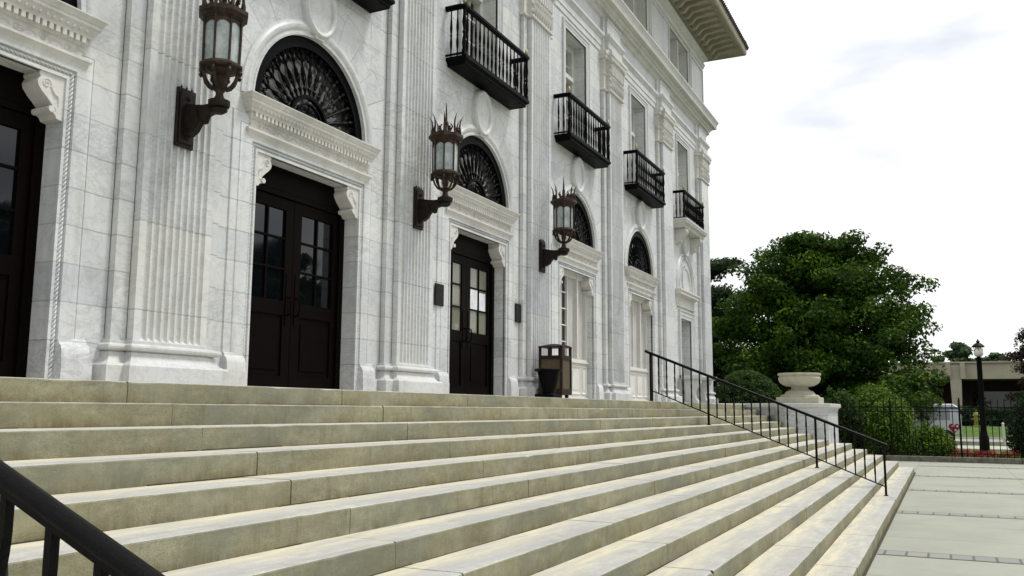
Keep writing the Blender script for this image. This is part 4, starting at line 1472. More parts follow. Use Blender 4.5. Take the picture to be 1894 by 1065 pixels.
# ------------------------------------------------------------------ wall lanterns
def make_lantern():
    L = thing('wall_lantern', 'x', 'lantern', (0, PIL, 2.83), 'bronze lanterns bracketed to the pilasters')
    N = 8
    ph = PI/8
    p = MB()
    p.bbox(-0.125, 0.125, PIL-0.035, PIL, 2.50, 3.13, 0.008)
    p.bbox(-0.10, 0.10, PIL-0.055, PIL-0.03, 2.54, 3.09, 0.008)
    for z in (2.60, 3.02):
        p.lathe([(0.0, -0.02), (0.02, -0.015), (0.024, 0.0), (0.02, 0.015), (0.0, 0.02)], (0, PIL-0.06, z), 8)
    for x in (-0.07, 0.0, 0.07):
        p.lathe([(0.006, 0.0), (0.014, 0.012), (0.006, 0.022), (0.0, 0.05)], (x, PIL-0.02, 3.128), 6)
    p.build('back_plate', 'lantern_dark', L, (0, 0, 0))
    yc = 1.44
    a = MB()
    pr = [(PIL-0.05, 2.96), (PIL-0.05, 2.62), (PIL-0.12, 2.62), (PIL-0.19, 2.66), (PIL-0.23, 2.72), (PIL-0.27, 2.76), (PIL-0.33, 2.76), (PIL-0.345, 2.80), (yc, 2.83), (yc-0.02, 2.92), (PIL-0.30, 2.915), (PIL-0.20, 2.93)]
    a.prism(pr, -0.035, 0.035, 'x')
    a.prism([(y*1.0+0.01, z-0.002) for y, z in pr[0:6]]+[(PIL-0.20, 2.90), (PIL-0.04, 2.92)], -0.05, 0.05, 'x')
    a.lathe([(0.0, -0.045), (0.03, -0.03), (0.038, 0.0), (0.03, 0.03), (0.0, 0.045)], (0, PIL-0.31, 2.755), 8)
    a.lathe([(0.0, 2.80), (0.05, 2.805), (0.085, 2.83), (0.09, 2.845), (0.075, 2.86), (0.105, 2.875), (0.112, 2.90), (0.112, 2.935), (0.09, 2.945), (0.06, 2.955), (0.0, 2.96)], (0, yc, 0), 12)
    a.build('bracket', 'lantern_dark', L, (0, 0, 0))
    b = MB()
    b.lathe([(0.062, 2.95), (0.055, 2.965), (0.042, 2.99), (0.038, 3.02), (0.052, 3.05), (0.085, 3.075), (0.04, 3.08)], (0, yc, 0), 12)
    # open basket of ribs under the glass
    for k in range(N):
        t = ph+2*PI*k/N
        c_, s_ = math.cos(t), math.sin(t)
        b.tube([(0.07*c_, yc+0.07*s_, 3.06), (0.115*c_, yc+0.115*s_, 3.085), (0.155*c_, yc+0.155*s_, 3.14), (0.175*c_, yc+0.175*s_, 3.20), (0.19*c_, yc+0.19*s_, 3.27)], [0.014, 0.016, 0.016, 0.016, 0.014], 6)
        b.lathe([(0.0, -0.045), (0.018, -0.03), (0.024, -0.008), (0.014, 0.01), (0.022, 0.024), (0.0, 0.035)], (0.205*c_, yc+0.205*s_, 3.235), 8)
    b.lathe([(0.03, 3.09), (0.05, 3.16), (0.05, 3.20), (0.15, 3.26)], (0, yc, 0), N, 0, False, ph)
    b.lathe([(0.175, 3.262), (0.21, 3.265), (0.228, 3.28), (0.228, 3.30), (0.21, 3.315), (0.19, 3.33), (0.17, 3.33)], (0, yc, 0), N, 0, False, ph)
    # corner bars and arched heads of the panes
    r = 0.192
    for k in range(N):
        t = ph+2*PI*k/N
        c_, s_ = math.cos(t), math.sin(t)
        b.tube([(r*c_, yc+r*s_, 3.31), (r*c_*1.02, yc+r*s_*1.02, 3.55), (r*c_*1.03, yc+r*s_*1.03, 3.80)], 0.0125, 6)
        t2 = t+2*PI/N
        A = Vector((r*c_, yc+r*s_, 0)); B = Vector((r*math.cos(t2), yc+r*math.sin(t2), 0))
        for sg in range(6):
            u0, u1 = sg/6, (sg+1)/6
            f_ = lambda u: 3.745-0.05*(2*abs(u-0.5))**2.2
            q0, q1 = A.lerp(B, u0)*1.0, A.lerp(B, u1)*1.0
            b.add([(q0.x, q0.y, f_(u0)), (q1.x, q1.y, f_(u1)), (q1.x, q1.y, 3.81), (q0.x, q0.y, 3.81)], [(0, 1, 2, 3)])
    b.lathe([(0.185, 3.78), (0.20, 3.785), (0.21, 3.80), (0.22, 3.80), (0.25, 3.835), (0.262, 3.84), (0.262, 3.885), (0.25, 3.89), (0.21, 3.90), (0.17, 3.915), (0.05, 3.95), (0.0, 3.955)], (0, yc, 0), N, 0, False, ph)
    b.build('lantern_frame', 'lantern_bronze', L, (0, 0, 0))
    g = MB()
    g.lathe([(0.180, 3.32), (0.183, 3.80)], (0, yc, 0), N, 0, False, ph, cap=(False, False))
    g.build('glass_pane', 'frosted_glass', L, (0, 0, 0))
    c2 = MB()
    for k in range(N):
        t = ph+2*PI*k/N
        c_, s_ = math.cos(t), math.sin(t)
        P = lambda rr, z: (rr*c_, yc+rr*s_, z)
        c2.tube([P(0.215, 3.88), P(0.212, 3.95), P(0.202, 4.02), P(0.215, 4.11), P(0.265, 4.20)], [0.016, 0.020, 0.016, 0.011, 0.001], 6)
        t = t+PI/N
        c_, s_ = math.cos(t), math.sin(t)
        c2.tube([(0.20*c_, yc+0.20*s_, 3.88), (0.17*c_, yc+0.17*s_, 3.94), (0.19*c_, yc+0.19*s_, 3.985), (0.215*c_, yc+0.215*s_, 3.975)], [0.016, 0.02, 0.02, 0.014], 6)
        c2.lathe([(0.0, -0.02), (0.02, 0.0), (0.0, 0.025)], (0.20*c_, yc+0.20*s_, 3.95), 6)
    c2.lathe([(0.09, 3.93), (0.06, 3.97), (0.03, 4.01), (0.026, 4.06), (0.034, 4.09), (0.020, 4.12), (0.014, 4.24), (0.004, 4.40)], (0, yc, 0), 8)
    for k in range(4):
        t = ph*0.5+2*PI*k/4
        c2.tube([(0.06*math.cos(t), yc+0.06*math.sin(t), 3.95), (0.10*math.cos(t), yc+0.10*math.sin(t), 4.03), (0.07*math.cos(t), yc+0.07*math.sin(t), 4.08)], [0.012, 0.014, 0.010], 5)
    c2.build('crown', 'lantern_bronze', L, (0, 0, 0))
    return L


def rebase(root, x):
    root.location.x = x


ln = make_lantern()
labels = ['bronze lantern nearest the camera, cut off above its crown by the picture top',
          'bronze crowned lantern on the pilaster between the two bronze doorways',
          'bronze crowned lantern farthest along the front, above the brown bin']
ln.location.x = cx(0)+S/2
ln['label'] = labels[0]
for i in (1, 2):
    c_ = copy_tree(ln, None, (S*i, 0, 0))
    c_['label'] = labels[i]

# ------------------------------------------------------------------ plaques beside the third doorway
for x0, x1, lab in ((8.52, 8.78, 'small dark bronze plaque left of the doorway with paper notices'), (11.46, 11.76, 'small dark bronze plaque right of the doorway, above the brown bin')):
    mb = MB()
    mb.bbox(x0, x1, WALL-0.045, WALL-0.02, 1.45, 1.80, 0.004)
    mb.box(x0+0.015, x1-0.015, WALL-0.047, WALL-0.044, 1.465, 1.785)
    rr = random.Random(int(x0*10))
    for q in range(9):
        z = 1.745-q*0.031
        w = (x1-x0)*rr.uniform(0.26, 0.38)
        mb.box((x0+x1)/2-w, (x0+x1)/2+w, WALL-0.0485, WALL-0.0465, z-0.005, z+0.005)
    o = mb.build('plaque', 'bronze_plate')
    tag(o, lab, 'plaque', 'bronze plaques by the doors')

# ------------------------------------------------------------------ handrails
def make_handrail(x, lab):
    H = thing('handrail', lab, 'handrail', (x, -2, -1.0), 'black stair handrails')
    y0, y1 = 0.199, -4.069
    sl = 0.4025
    zt = lambda y: 0.969+(y-y0)*sl
    r = MB()
    # round-topped cap on a flat bar
    pts = [(x, 0.285, zt(0.285)+0.0), (x, y0, zt(y0)), (x, -1, zt(-1)), (x, -2, zt(-2)), (x, -3, zt(-3)), (x, y1-0.06, zt(y1-0.06))]
    sec = [(-0.024, -0.012), (-0.029, -0.004), (-0.030, 0.006), (-0.026, 0.016), (-0.016, 0.023), (0.0, 0.026), (0.016, 0.023), (0.026, 0.016), (0.030, 0.006), (0.029, -0.004), (0.024, -0.012), (0.017, -0.014), (0.017, -0.032), (-0.017, -0.032), (-0.017, -0.014)]
    rings = [[(px+a, py, pz+b) for a, b in sec] for px, py, pz in pts]
    r.loft(rings, True, (True, True), 0, True)
    r.lathe([(0.0, -0.035), (0.026, -0.02), (0.033, 0.0), (0.026, 0.02), (0.0, 0.035)], (x, 0.29, zt(0.29)), 12)
    r.build('top_rail', 'rail_paint', H, sharp=30)
    l = MB()
    zl = lambda y: zt(y)-0.745
    l.loft([[(x-0.011, y, zl(y)-0.011), (x+0.011, y, zl(y)-0.011), (x+0.011, y, zl(y)+0.011), (x-0.011, y, zl(y)+0.011)] for y in (y0, y1)], True)
    l.build('bottom_rail', 'rail_paint', H)
    n = 26
    for k in range(n+1):
        y = y0+(y1-y0)*k/n
        if k in (0, 7, 19, 26):
            step = {0: 0, 7: 3, 19: 8, 26: 11}[k]
            zb = -RISE*step
            b = MB()
            b.box(x-0.019, x+0.019, y-0.019, y+0.019, zb-0.02, zt(y)-0.012)
            b.box(x-0.035, x+0.035, y-0.035, y+0.035, zb-0.01, zb+0.012)
            b.build('post', 'rail_paint', H)
        else:
            b = MB()
            z0_, z1_ = zl(y), zt(y)-0.012
            rings = []
            for q in range(29):
                t = q/28
                z = z0_+(z1_-z0_)*t
                tw = 0.0
                if 0.15 < t < 0.85: tw = (t-0.15)/0.70*PI*1.5
                elif t >= 0.85: tw = PI*1.5
                hh = 0.0115*math.sqrt(2)
                rings.append([(x+hh*math.cos(PI/4+tw+PI/2*j), y+hh*math.sin(PI/4+tw+PI/2*j), z) for j in range(4)])
            b.loft(rings, True)
            b.build('baluster', 'rail_paint', H)
    return H


make_handrail(13.887, 'thin black iron handrail running down the far end of the steps')
make_handrail(-2.10, 'black iron handrail close up in the lower left corner')

# ------------------------------------------------------------------ litter bin and black bucket
bn = thing('litter_bin', 'square brown litter bin with pebbled side panels and open hooded top', 'bin', (12.03, 1.48, 0))
bx0, bx1, by0, by1 = 11.79, 12.27, 1.25, 1.73
mb = MB()
for x in (bx0, bx1-0.045):
    for y in (by0, by1-0.045):
        mb.box(x, x+0.045, y, y+0.045, 0.12, 1.0)
mb.box(bx0+0.003, bx1-0.003, by0+0.003, by1-0.003, 0.10, 0.21)
mb.box(bx0+0.003, bx1-0.003, by0+0.003, by1-0.003, 0.76, 0.83)
xm, ym = (bx0+bx1)/2, (by0+by1)/2
mb.box(bx0+0.004, bx0+0.02, ym-0.03, ym+0.03, 0.83, 1.0)
mb.box(bx1-0.02, bx1-0.004, ym-0.03, ym+0.03, 0.83, 1.0)
mb.build('frame', 'bin_frame', bn)
mb = MB()
mb.box(bx0+0.02, bx1-0.02, by0+0.02, by1-0.02, 0.21, 0.76)
mb.build('side_panel', 'pebble_panel', bn)
mb = MB()
n = 8
rings = []
for q in range(n+1):
    t = q/n
    z = 1.0+0.035*math.sin(PI*t)
    y = by0-0.006+(by1-by0+0.012)*t
    rings.append([(bx0-0.006, y, 0.985), (bx1+0.006, y, 0.985), (bx1+0.006, y, 1.005), (xm+0.1, y, z+0.02), (xm-0.1, y, z+0.02), (bx0-0.006, y, 1.005)])
mb.loft(rings, True)
mb.build('hood', 'bin_frame', bn)
for x in (bx0+0.06, bx1-0.10):
    for y in (by0+0.05, by1-0.10):
        mb = MB()
        mb.box(x, x+0.055, y, y+0.055, -0.002, 0.12)
        mb.build('leg', 'black_plastic', bn)

bk = thing('smoking_bin', 'small black bucket with a wide flared rim in front of the brown bin', 'bucket', (10.55, 1.02, 0))
mb = MB()
mb.lathe([(0.0, 0.0), (0.155, 0.0), (0.155, 0.06), (0.115, 0.10), (0.12, 0.14), (0.165, 0.30), (0.19, 0.48), (0.0, 0.48)], (10.62, 1.02, 0.0), 20)
mb.box(10.45, 10.80, 0.86, 1.20, -0.001, 0.09)
mb.build('bucket', 'black_plastic', bk)
mb = MB()
mb.lathe([(0.19, 0.475), (0.235, 0.48), (0.245, 0.50), (0.24, 0.515), (0.0, 0.53)], (10.62, 1.02, 0.0), 20)
mb.tube([(10.44, 1.05, 0.50), (10.36, 1.10, 0.50), (10.30, 1.13, 0.495)], [0.03, 0.022, 0.014], 8)
mb.build('lid', 'black_plastic', bk)

# small bird-like door stop shapes are left out; marble bench by the last bay
bc = thing('stone_bench', 'pale marble console bench standing below the last small doorway', 'bench', (23.7, 1.6, 0))
mb = MB()
mb.sweep([(22.78, 1.95), (22.78, 1.38), (24.62, 1.38), (24.62, 1.95), (22.78, 1.95)], [(-0.05, 0.76), (0.0, 0.76), (0.02, 0.79), (0.05, 0.80), (0.06, 0.82), (0.06, 0.87), (-0.05, 0.875)], 'XY', caps=False)
mb.box(22.81, 24.59, 1.41, 1.92, 0.762, 0.872)
mb.build('bench_top', 'marble_plain', bc)
for x in (22.98, 24.20):
    mb = MB()
    mb.prism([(1.44, 0.76), (1.90, 0.76), (1.90, 0.0), (1.52, 0.0), (1.52, 0.10), (1.60, 0.20), (1.62, 0.40), (1.52, 0.58), (1.44, 0.66)], x, x+0.22, 'x')
    mb.build('leg', 'marble_plain', bc)

# ------------------------------------------------------------------ cheek wall, urn
cw = thing('wing_wall', 'grey marble wing wall and pedestal closing the far end of the steps', 'wall', (22.4, -1.2, -1.8))
mb = MB()
outline = [(22.34, 1.9), (22.34, 0.05), (22.06, -0.36), (21.74, -0.78), (21.32, -1.02), (21.17, -1.25), (21.17, -2.33), (23.55, -2.33), (23.55, -0.9), (23.2, -0.4), (23.2, 1.9)]
mb.loft([[(x, y, z) for x, y in outline] for z in (-1.85, -0.17)], True)
mb.build('wall_body', 'marble_coursed', cw)
mb = MB()
def ins(o, z):
    cxm, cym = 22.55, -0.4
    res = []
    n = len(outline)
    for i, (x, y) in enumerate(outline):
        p0, p1 = Vector(outline[i-1]), Vector(outline[(i+1) % n])
        p = Vector((x, y))
        d0, d1 = (p-p0).normalized(), (p1-p).normalized()
        n0, n1 = Vector((-d0.y, d0.x)), Vector((-d1.y, d1.x))
        mv = (n0+n1).normalized()
        mv = mv/max(0.4, mv.dot(n0))
        q = p-mv*o
        res.append((q.x, q.y, z))
    return res
mb.loft([ins(o, z) for o, z in ((0.0, -0.18), (0.012, -0.175), (0.012, -0.15), (0.03, -0.11), (0.065, -0.075), (0.085, -0.065), (0.085, 0.02), (0.075, 0.03), (0.0, 0.035))], True)
mb.build('coping', 'marble_plain', cw)

ur = thing('stone_urn', 'wide shallow limestone planter bowl on a stepped pedestal foot', 'urn', (22.4, -1.55, 0.035))
ux, uy = 22.4, -1.48
mb = MB()
zb = 0.036
mb.bbox(ux-0.56, ux+0.56, uy-0.56, uy+0.56, zb, zb+0.17, 0.012)
mb.lathe([(0.78, zb+0.168), (0.78, zb+0.20), (0.70, zb+0.235), (0.60, zb+0.25), (0.57, zb+0.30), (0.0, zb+0.30)], (ux, uy, 0), 8, 0, False, PI/8, 0.70, 0.70)
mb.build('pedestal_foot', 'limestone', ur)
mb = MB()
mb.lathe([(0.36, zb+0.30), (0.36, zb+0.33), (0.30, zb+0.35), (0.235, zb+0.39), (0.215, zb+0.43), (0.23, zb+0.455), (0.27, zb+0.46), (0.36, zb+0.475), (0.46, zb+0.52), (0.53, zb+0.58),
          (0.56, zb+0.65), (0.565, zb+0.70), (0.545, zb+0.735), (0.535, zb+0.75), (0.55, zb+0.765), (0.575, zb+0.78), (0.58, zb+0.80), (0.575, zb+0.83), (0.55, zb+0.835), (0.50, zb+0.80), (0.46, zb+0.72), (0.0, zb+0.68)], (ux, uy, 0), 40)
mb.build('bowl', 'limestone', ur)

# ------------------------------------------------------------------ foliage
def leaves_mesh(name, mat, centers, n_per, size, parent=None, loc=(0, 0, 0), seed=1, flat=0.6, upbias=0.5, aspect=0.55):
    """centers: list of (x,y,z,rx,ry,rz,tone); many small folded leaf faces scattered near each clump's surface"""
    rg = np.random.default_rng(seed)
    V, T = [], []
    for (x, y, z, a, b, c_, tone) in centers:
        n = n_per if n_per > 0 else int(-n_per*(a*b*c_)**(2/3))
        d = rg.normal(size=(n, 3))
        d /= np.linalg.norm(d, axis=1)[:, None]
        r = rg.uniform(0.35, 1.0, n)**0.5
        P = np.stack([x+d[:, 0]*r*a, y+d[:, 1]*r*b, z+d[:, 2]*r*c_], 1)
        nr = d*0.8+rg.normal(size=(n, 3))*flat
        nr[:, 2] += upbias
        nr /= np.linalg.norm(nr, axis=1)[:, None]
        u = np.cross(nr, rg.normal(size=(n, 3)))
        u /= np.linalg.norm(u, axis=1)[:, None]
        w = np.cross(nr, u)
        s_ = size*rg.uniform(0.6, 1.3, n)[:, None]
        q = np.stack([P-u*s_, P-w*s_*aspect, P+u*s_, P+w*s_*aspect], 1)
        V.append(q.reshape(-1, 3))
        T.append(np.repeat(np.clip(tone+rg.normal(size=n)*0.22+0.15*d[:, 2], 0, 1), 4))  # upper leaves of each clump toned lighter, light from above put into colour
    V = np.concatenate(V)
    T = np.concatenate(T)
    nv = len(V)
    me = bpy.data.meshes.new(name)
    me.vertices.add(nv)
    me.vertices.foreach_set('co', V.astype(np.float32).ravel())
    nf = nv//4
    me.loops.add(nv)
    me.loops.foreach_set('vertex_index', np.arange(nv, dtype=np.int32))
    me.polygons.add(nf)
    me.polygons.foreach_set('loop_start', np.arange(0, nv, 4, dtype=np.int32))
    me.polygons.foreach_set('loop_total', np.full(nf, 4, dtype=np.int32))
    me.update()
    at = me.attributes.new('tone', 'FLOAT', 'POINT')
    at.data.foreach_set('value', T.astype(np.float32))
    me.materials.append(MATS[mat])
    me.validate()
    o = bpy.data.objects.new(name, me)
    link(o, parent, loc)
    return o


def broad_tree(base, h, rad, seed, mat, label, n_limb=22, leaf=0.13, per=-420, low=0.12, name='broadleaf_tree', shape=None, group=None, clump=1.0, fill=0):
    rg = random.Random(seed)
    t = thing(name, label, 'tree', base, group)
    bx, by, bz = base
    tr = MB()
    tr.tube([(bx, by, bz-0.1), (bx+0.1, by, bz+h*0.2), (bx-0.1, by+0.1, bz+h*0.5), (bx, by, bz+h*0.85)], [h*0.035, h*0.026, h*0.018, h*0.005], 9)
    cl = []
    for k in range(n_limb):
        f = (k+0.5)/n_limb
        z = bz+h*(low+(0.93-low)*f)+rg.uniform(-0.05, 0.05)*h
        pr = shape(f) if shape else math.sin(PI*min(1, (0.18+0.80*f)))**0.8
        L = rad*pr*rg.uniform(0.80, 1.06)
        a = k*2.399963+rg.uniform(-0.3, 0.3)
        rise = L*rg.uniform(0.02, 0.30)*(0.1+1.2*f)
        p0 = Vector((bx, by, max(bz+h*0.1, z-L*0.25)))
        p1 = Vector((bx+math.cos(a)*L*0.5, by+math.sin(a)*L*0.5, z+rise*0.6))
        p2 = Vector((bx+math.cos(a)*L, by+math.sin(a)*L, z+rise))
        tr.tube([p0, p1, p2], [h*0.012, h*0.006, h*0.002], 5)
        m_ = 7
        for q in range(m_):
            u = 0.22+0.78*q/(m_-1)
            c_ = (p0.lerp(p1, u*2) if u < 0.5 else p1.lerp(p2, u*2-1))
            sp_ = L*0.22
            for w in range(2):
                cc = c_+Vector((rg.uniform(-1, 1)*sp_, rg.uniform(-1, 1)*sp_, rg.uniform(-0.5, 0.7)*sp_*0.7))
                s_ = clump*rg.uniform(0.35, 0.75)*(0.6+0.5*rad/5)
                cl.append((cc.x, cc.y, cc.z, s_*1.2, s_*1.2, s_*0.62, rg.uniform(0.15, 0.85)))
                if q > 3 and rg.random() < 0.6:
                    tr.tube([c_, cc], [h*0.003, h*0.0012], 4)
    for k in range(fill):
        f = rg.uniform(0.0, 1.0)
        a = rg.uniform(0, 2*PI)
        z = bz+h*(low+(0.97-low)*f)
        L = rad*(shape(f) if shape else 0.8)*rg.uniform(0.35, 0.98)
        s_ = clump*rg.uniform(0.35, 0.8)
        cl.append((bx+math.cos(a)*L, by+math.sin(a)*L, z, s_*1.1, s_*1.1, s_*0.75, rg.uniform(0.2, 0.85)))
    tr.build('trunk', 'bark', t)
    leaves_mesh('crown', mat, cl, per, leaf, t, (0, 0, 0), seed)
    return t


def trunk_loc(*a):
    pass


# the big tree right of the building
tshape = lambda f: 1.0 if f < 0.30 else (1.0-0.30*(f-0.30) if f < 0.6 else max(0.22, 0.91-1.45*(f-0.6)**1.25))
broad_tree((46, 0.65, -1.93), 10.9, 5.4, 17, 'leaf_dark', 'large dark green spreading tree behind the urn', 60, 0.115, -300, 0.07, shape=tshape, fill=330)
broad_tree((50, 7.6, -1.93), 11.0, 3.9, 5, 'leaf_conifer', 'dark tree half hidden behind the corner of the marble building', 40, 0.12, -300, 0.08, shape=tshape, clump=0.9)
# far trees beyond the low building
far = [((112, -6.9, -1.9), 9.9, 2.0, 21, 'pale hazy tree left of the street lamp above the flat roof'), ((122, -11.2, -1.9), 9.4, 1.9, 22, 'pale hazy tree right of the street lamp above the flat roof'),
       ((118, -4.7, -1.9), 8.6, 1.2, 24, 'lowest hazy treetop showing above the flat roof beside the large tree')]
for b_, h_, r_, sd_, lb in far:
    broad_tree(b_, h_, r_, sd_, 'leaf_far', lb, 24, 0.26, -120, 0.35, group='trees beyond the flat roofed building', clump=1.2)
broad_tree((37.5, -8.75, -1.93), 5.5, 1.35, 31, 'leaf_red', 'dark purple leaved small tree at the right edge behind the fence', 30, 0.06, -900, 0.15, name='purple_leaf_tree', clump=0.75)
# trees across the square, seen mirrored in the door glass
for k, (x, y, h_) in enumerate(((36, -46, 16.0), (46, -50, 18.0), (56, -47, 15.5), (65, -50, 19.0), (75, -49, 16.5), (85, -52, 18.0), (95, -50, 17.0), (24, -49, 15))):
    if k == 0:
        t0 = broad_tree((x, y, -1.93), h_, 6.9, 41, 'leaf_dark', 'broad tree across the square, mirrored in the door glass', 30, 0.28, -90, 0.15, group='trees mirrored in the door glass', clump=1.3)
        base0 = Vector(t0.location)
    else:
        c_ = copy_tree(t0)
        c_.location = (x, y, -1.93)
        c_.rotation_euler = (0, 0, k*1.1)
        c_.scale = (1, 1, h_/16.0)


def shrub(name, label, c, r, mat, n, size, seed, kind='shrub', group=None, lump=9, tone=0.5):
    t = thing(name, label, kind, (c[0], c[1], c[2]), group)
    rg = random.Random(seed)
    cl = []
    for k in range(lump):
        a = rg.uniform(0, 2*PI)
        e = rg.uniform(0.05, 1.35)
        cl.append((c[0]+r[0]*0.55*math.cos(a)*math.cos(e), c[1]+r[1]*0.55*math.sin(a)*math.cos(e), c[2]+r[2]*(0.25+0.55*math.sin(e)), r[0]*0.48, r[1]*0.48, r[2]*0.36, tone+rg.uniform(-0.25, 0.25)))
    for k in range(34):
        a = rg.uniform(0, 2*PI)
        e = rg.uniform(0.2, 1.45)
        q = rg.uniform(0.92, 1.12)
        cl.append((c[0]+r[0]*0.95*q*math.cos(a)*math.cos(e), c[1]+r[1]*0.95*q*math.sin(a)*math.cos(e), c[2]+r[2]*(0.22+0.78*q*math.sin(e)), 0.09, 0.09, 0.17, rg.uniform(0.4, 1.0)))
    big = leaves_mesh('foliage', mat, cl[:-34], n, size, t, (0, 0, 0), seed, 0.7)
    leaves_mesh('foliage', mat, cl[-34:], 22, size, t, (0, 0, 0), seed+50, 0.8)
    st = MB()
    for k in range(5):
        a = k*1.3
        st.tube([(c[0], c[1], c[2]-0.02), (c[0]+r[0]*0.3*math.cos(a), c[1]+r[1]*0.3*math.sin(a), c[2]+r[2]*0.4), (c[0]+r[0]*0.6*math.cos(a), c[1]+r[1]*0.6*math.sin(a), c[2]+r[2]*0.8)], [0.03, 0.02, 0.008], 5)
    st.build('stem', 'bark', t)
    return t


# clipped dome of box
t = thing('clipped_bush', 'dark green clipped domed bush between building corner and urn', 'bush', (29, 1.27, -0.6))
rg = np.random.default_rng(8)
cl = []
for k in range(900):
    d = rg.normal(size=3); d /= np.linalg.norm(d); d[2] = abs(d[2])
    cl.append((29+d[0]*1.34, 1.27+d[1]*1.36, -0.55+d[2]*1.74, 0.13, 0.13, 0.11, float(rg.uniform(0.2, 0.8))))
leaves_mesh('foliage', 'leaf_box', cl, 34, 0.035, t, (0, 0, 0), 8, 0.4, 0.25)
mb = MB()
mb.lathe([(1.22, -0.9), (1.24, -0.55), (1.20, -0.1), (1.05, 0.45), (0.80, 0.80), (0.45, 1.02), (0.0, 1.10)], (29, 1.27, 0), 20)
mb.build('inner_growth', 'bush_inner', t)
mb = MB()
mb.box(23.6, 31.5, -0.85, 12, -1.95, -0.62)
tag(mb.build('planting_bed', 'soil'), 'raised soil bed beside the building corner', None, None, 'structure')

shrub('leafy_shrub', 'rounded mid green shrub with reddish tips left behind the fence', (33.5, -2.75, -1.9), (1.7, 1.5, 2.5), 'leaf_bright', 900, 0.055, 3, group='green shrubs behind the fence', lump=16, tone=0.4)
shrub('leafy_shrub', 'dark green shrub at the urn pedestal end of the fence', (31.8, -1.5, -1.9), (1.0, 1.1, 2.35), 'leaf_box', 800, 0.05, 4, group='green shrubs behind the fence', lump=14, tone=0.4)
shrub('leafy_shrub', 'largest light green shrub pressing against the middle of the fence', (31.0, -3.35, -1.9), (1.1, 1.05, 1.95), 'leaf_bright', 900, 0.05, 5, group='green shrubs behind the fence', lump=18, tone=0.5)
shrub('leafy_shrub', 'low straggling light green shrub right of the largest one', (31.2, -4.55, -1.9), (0.75, 0.85, 1.15), 'leaf_bright', 700, 0.045, 6, group='green shrubs behind the fence', lump=12, tone=0.5)
shrub('dark_shrub', 'black looking dense evergreen shrub filling the right edge behind the fence', (32.0, -8.25, -1.9), (1.2, 1.45, 2.35), 'leaf_conifer', 1400, 0.06, 7, group='dark evergreen shrubs', lump=18, tone=0.25)
shrub('crape_myrtle', 'pink flowering shrub left of the white post under the large tree', (52, -4.0, -1.9), (1.2, 1.3, 3.0), 'leaf_dark', 500, 0.08, 12, 'shrub', 'pink flowering shrubs', 12, 0.5)
shrub('pink_blossom_shrub', 'pink blossom shrub top showing over the parked van', (53, -4.0, 0.05), (0.6, 0.75, 0.75), 'petal_pink', 70, 0.07, 13, 'shrub', 'pink flowering shrubs', 12, 0.5)
# red flowers
fl = thing('flower_bed', 'bed of red flowers along the inside of the fence', 'flower bed', (31.0, -6.2, -1.9))
rg2 = random.Random(3)
cl = []
for k in range(46):
    cl.append((30.4+rg2.uniform(-0.3, 1.2), -5.25-1.9*k/46+rg2.uniform(-0.1, 0.1), -1.72+rg2.uniform(0, 0.22), 0.14, 0.14, 0.12, rg2.uniform(0.2, 0.8)))
leaves_mesh('blossom', 'petal_red', cl, 60, 0.028, fl, (0, 0, 0), 3)
cl2 = [(a, b, c_-0.12, 0.2, 0.2, 0.12, q) for a, b, c_, _, _, _, q in cl]
leaves_mesh('flower_leaf', 'leaf_bright', cl2, 60, 0.035, fl, (0, 0, 0), 4)

# low hedge in front of the far building
hg = thing('hedge', 'long dark clipped hedge in front of the flat roofed building', 'hedge', (74, -12, -1.9))
cl = []
for k in range(110):
    for z in (-1.3, -0.7, -0.1):
        cl.append((74+rg2.uniform(-0.4, 0.4), 6-0.33*k, z+rg2.uniform(-0.2, 0.2), 0.6, 0.5, 0.4, rg2.uniform(0.0, 0.4)))
leaves_mesh('foliage', 'leaf_conifer', cl, 70, 0.13, hg, (0, 0, 0), 9)

# ------------------------------------------------------------------ fence with kerb wall
fe = thing('iron_fence', 'black iron picket fence on a low stone kerb at the plaza edge', 'fence', (29.6, -6, -1.8))
FX = 29.55
mb = MB()
for q in range(10):
    ya, yb_ = -1.2-q*2.0, -1.2-(q+1)*2.0
    mb.bbox(FX-0.14, FX+0.14, yb_+0.006, ya-0.006, -1.86, -1.63, 0.012)
mb.build('kerb', 'kerb_stone', fe)
mb = MB()
for z in (-0.02, -0.16, -1.52):
    mb.box(FX-0.017, FX+0.017, -21.2, -1.2, z-0.014, z+0.014)
mb.build('fence_rail', 'fence_paint', fe)
pk = MB()
pk.box(-0.012, 0.012, -0.012, 0.012, -0.08, 1.80)
pk.lathe([(0.009, 1.80), (0.020, 1.82), (0.012, 1.85), (0.0, 1.91)], (0, 0, 0), 6)
first = None
k = 0
y = -1.3
while k < 96 and y > -21:
    if first is None:
        first = pk.build('picket', 'fence_paint', fe, (FX, y, -1.63))
    else:
        o = first.copy()
        scene.collection.objects.link(o)
        o.parent = fe
        o.location = Vector((FX, y, -1.63))-wloc(fe)
    y -= 0.19
    k += 1
for y in (-1.25, -3.4, -5.5, -7.62, -9.8, -12.0):
    mb = MB()
    mb.box(FX-0.03, FX+0.03, y-0.03, y+0.03, -1.65, 0.18)
    mb.lathe([(0.034, 0.18), (0.045, 0.20), (0.02, 0.23), (0.03, 0.26), (0.0, 0.31)], (FX, y, 0), 8)
    mb.build('post', 'fence_paint', fe)
# scrolls at the foot near the gate
mb = MB()
for q in range(7):
    y = -7.85-q*0.30
    for sg in (-1, 1):
        pts = [(FX-0.012, y+sg*(0.07+0.06*math.cos(a)*(1-i/26)), -1.40+0.075*math.sin(a)*(1-i/26)) for i, a in enumerate([w/16*PI*2.5 for w in range(17)])]
        mb.tube(pts, 0.010, 5)
mb.build('scrollwork', 'fence_paint', fe)

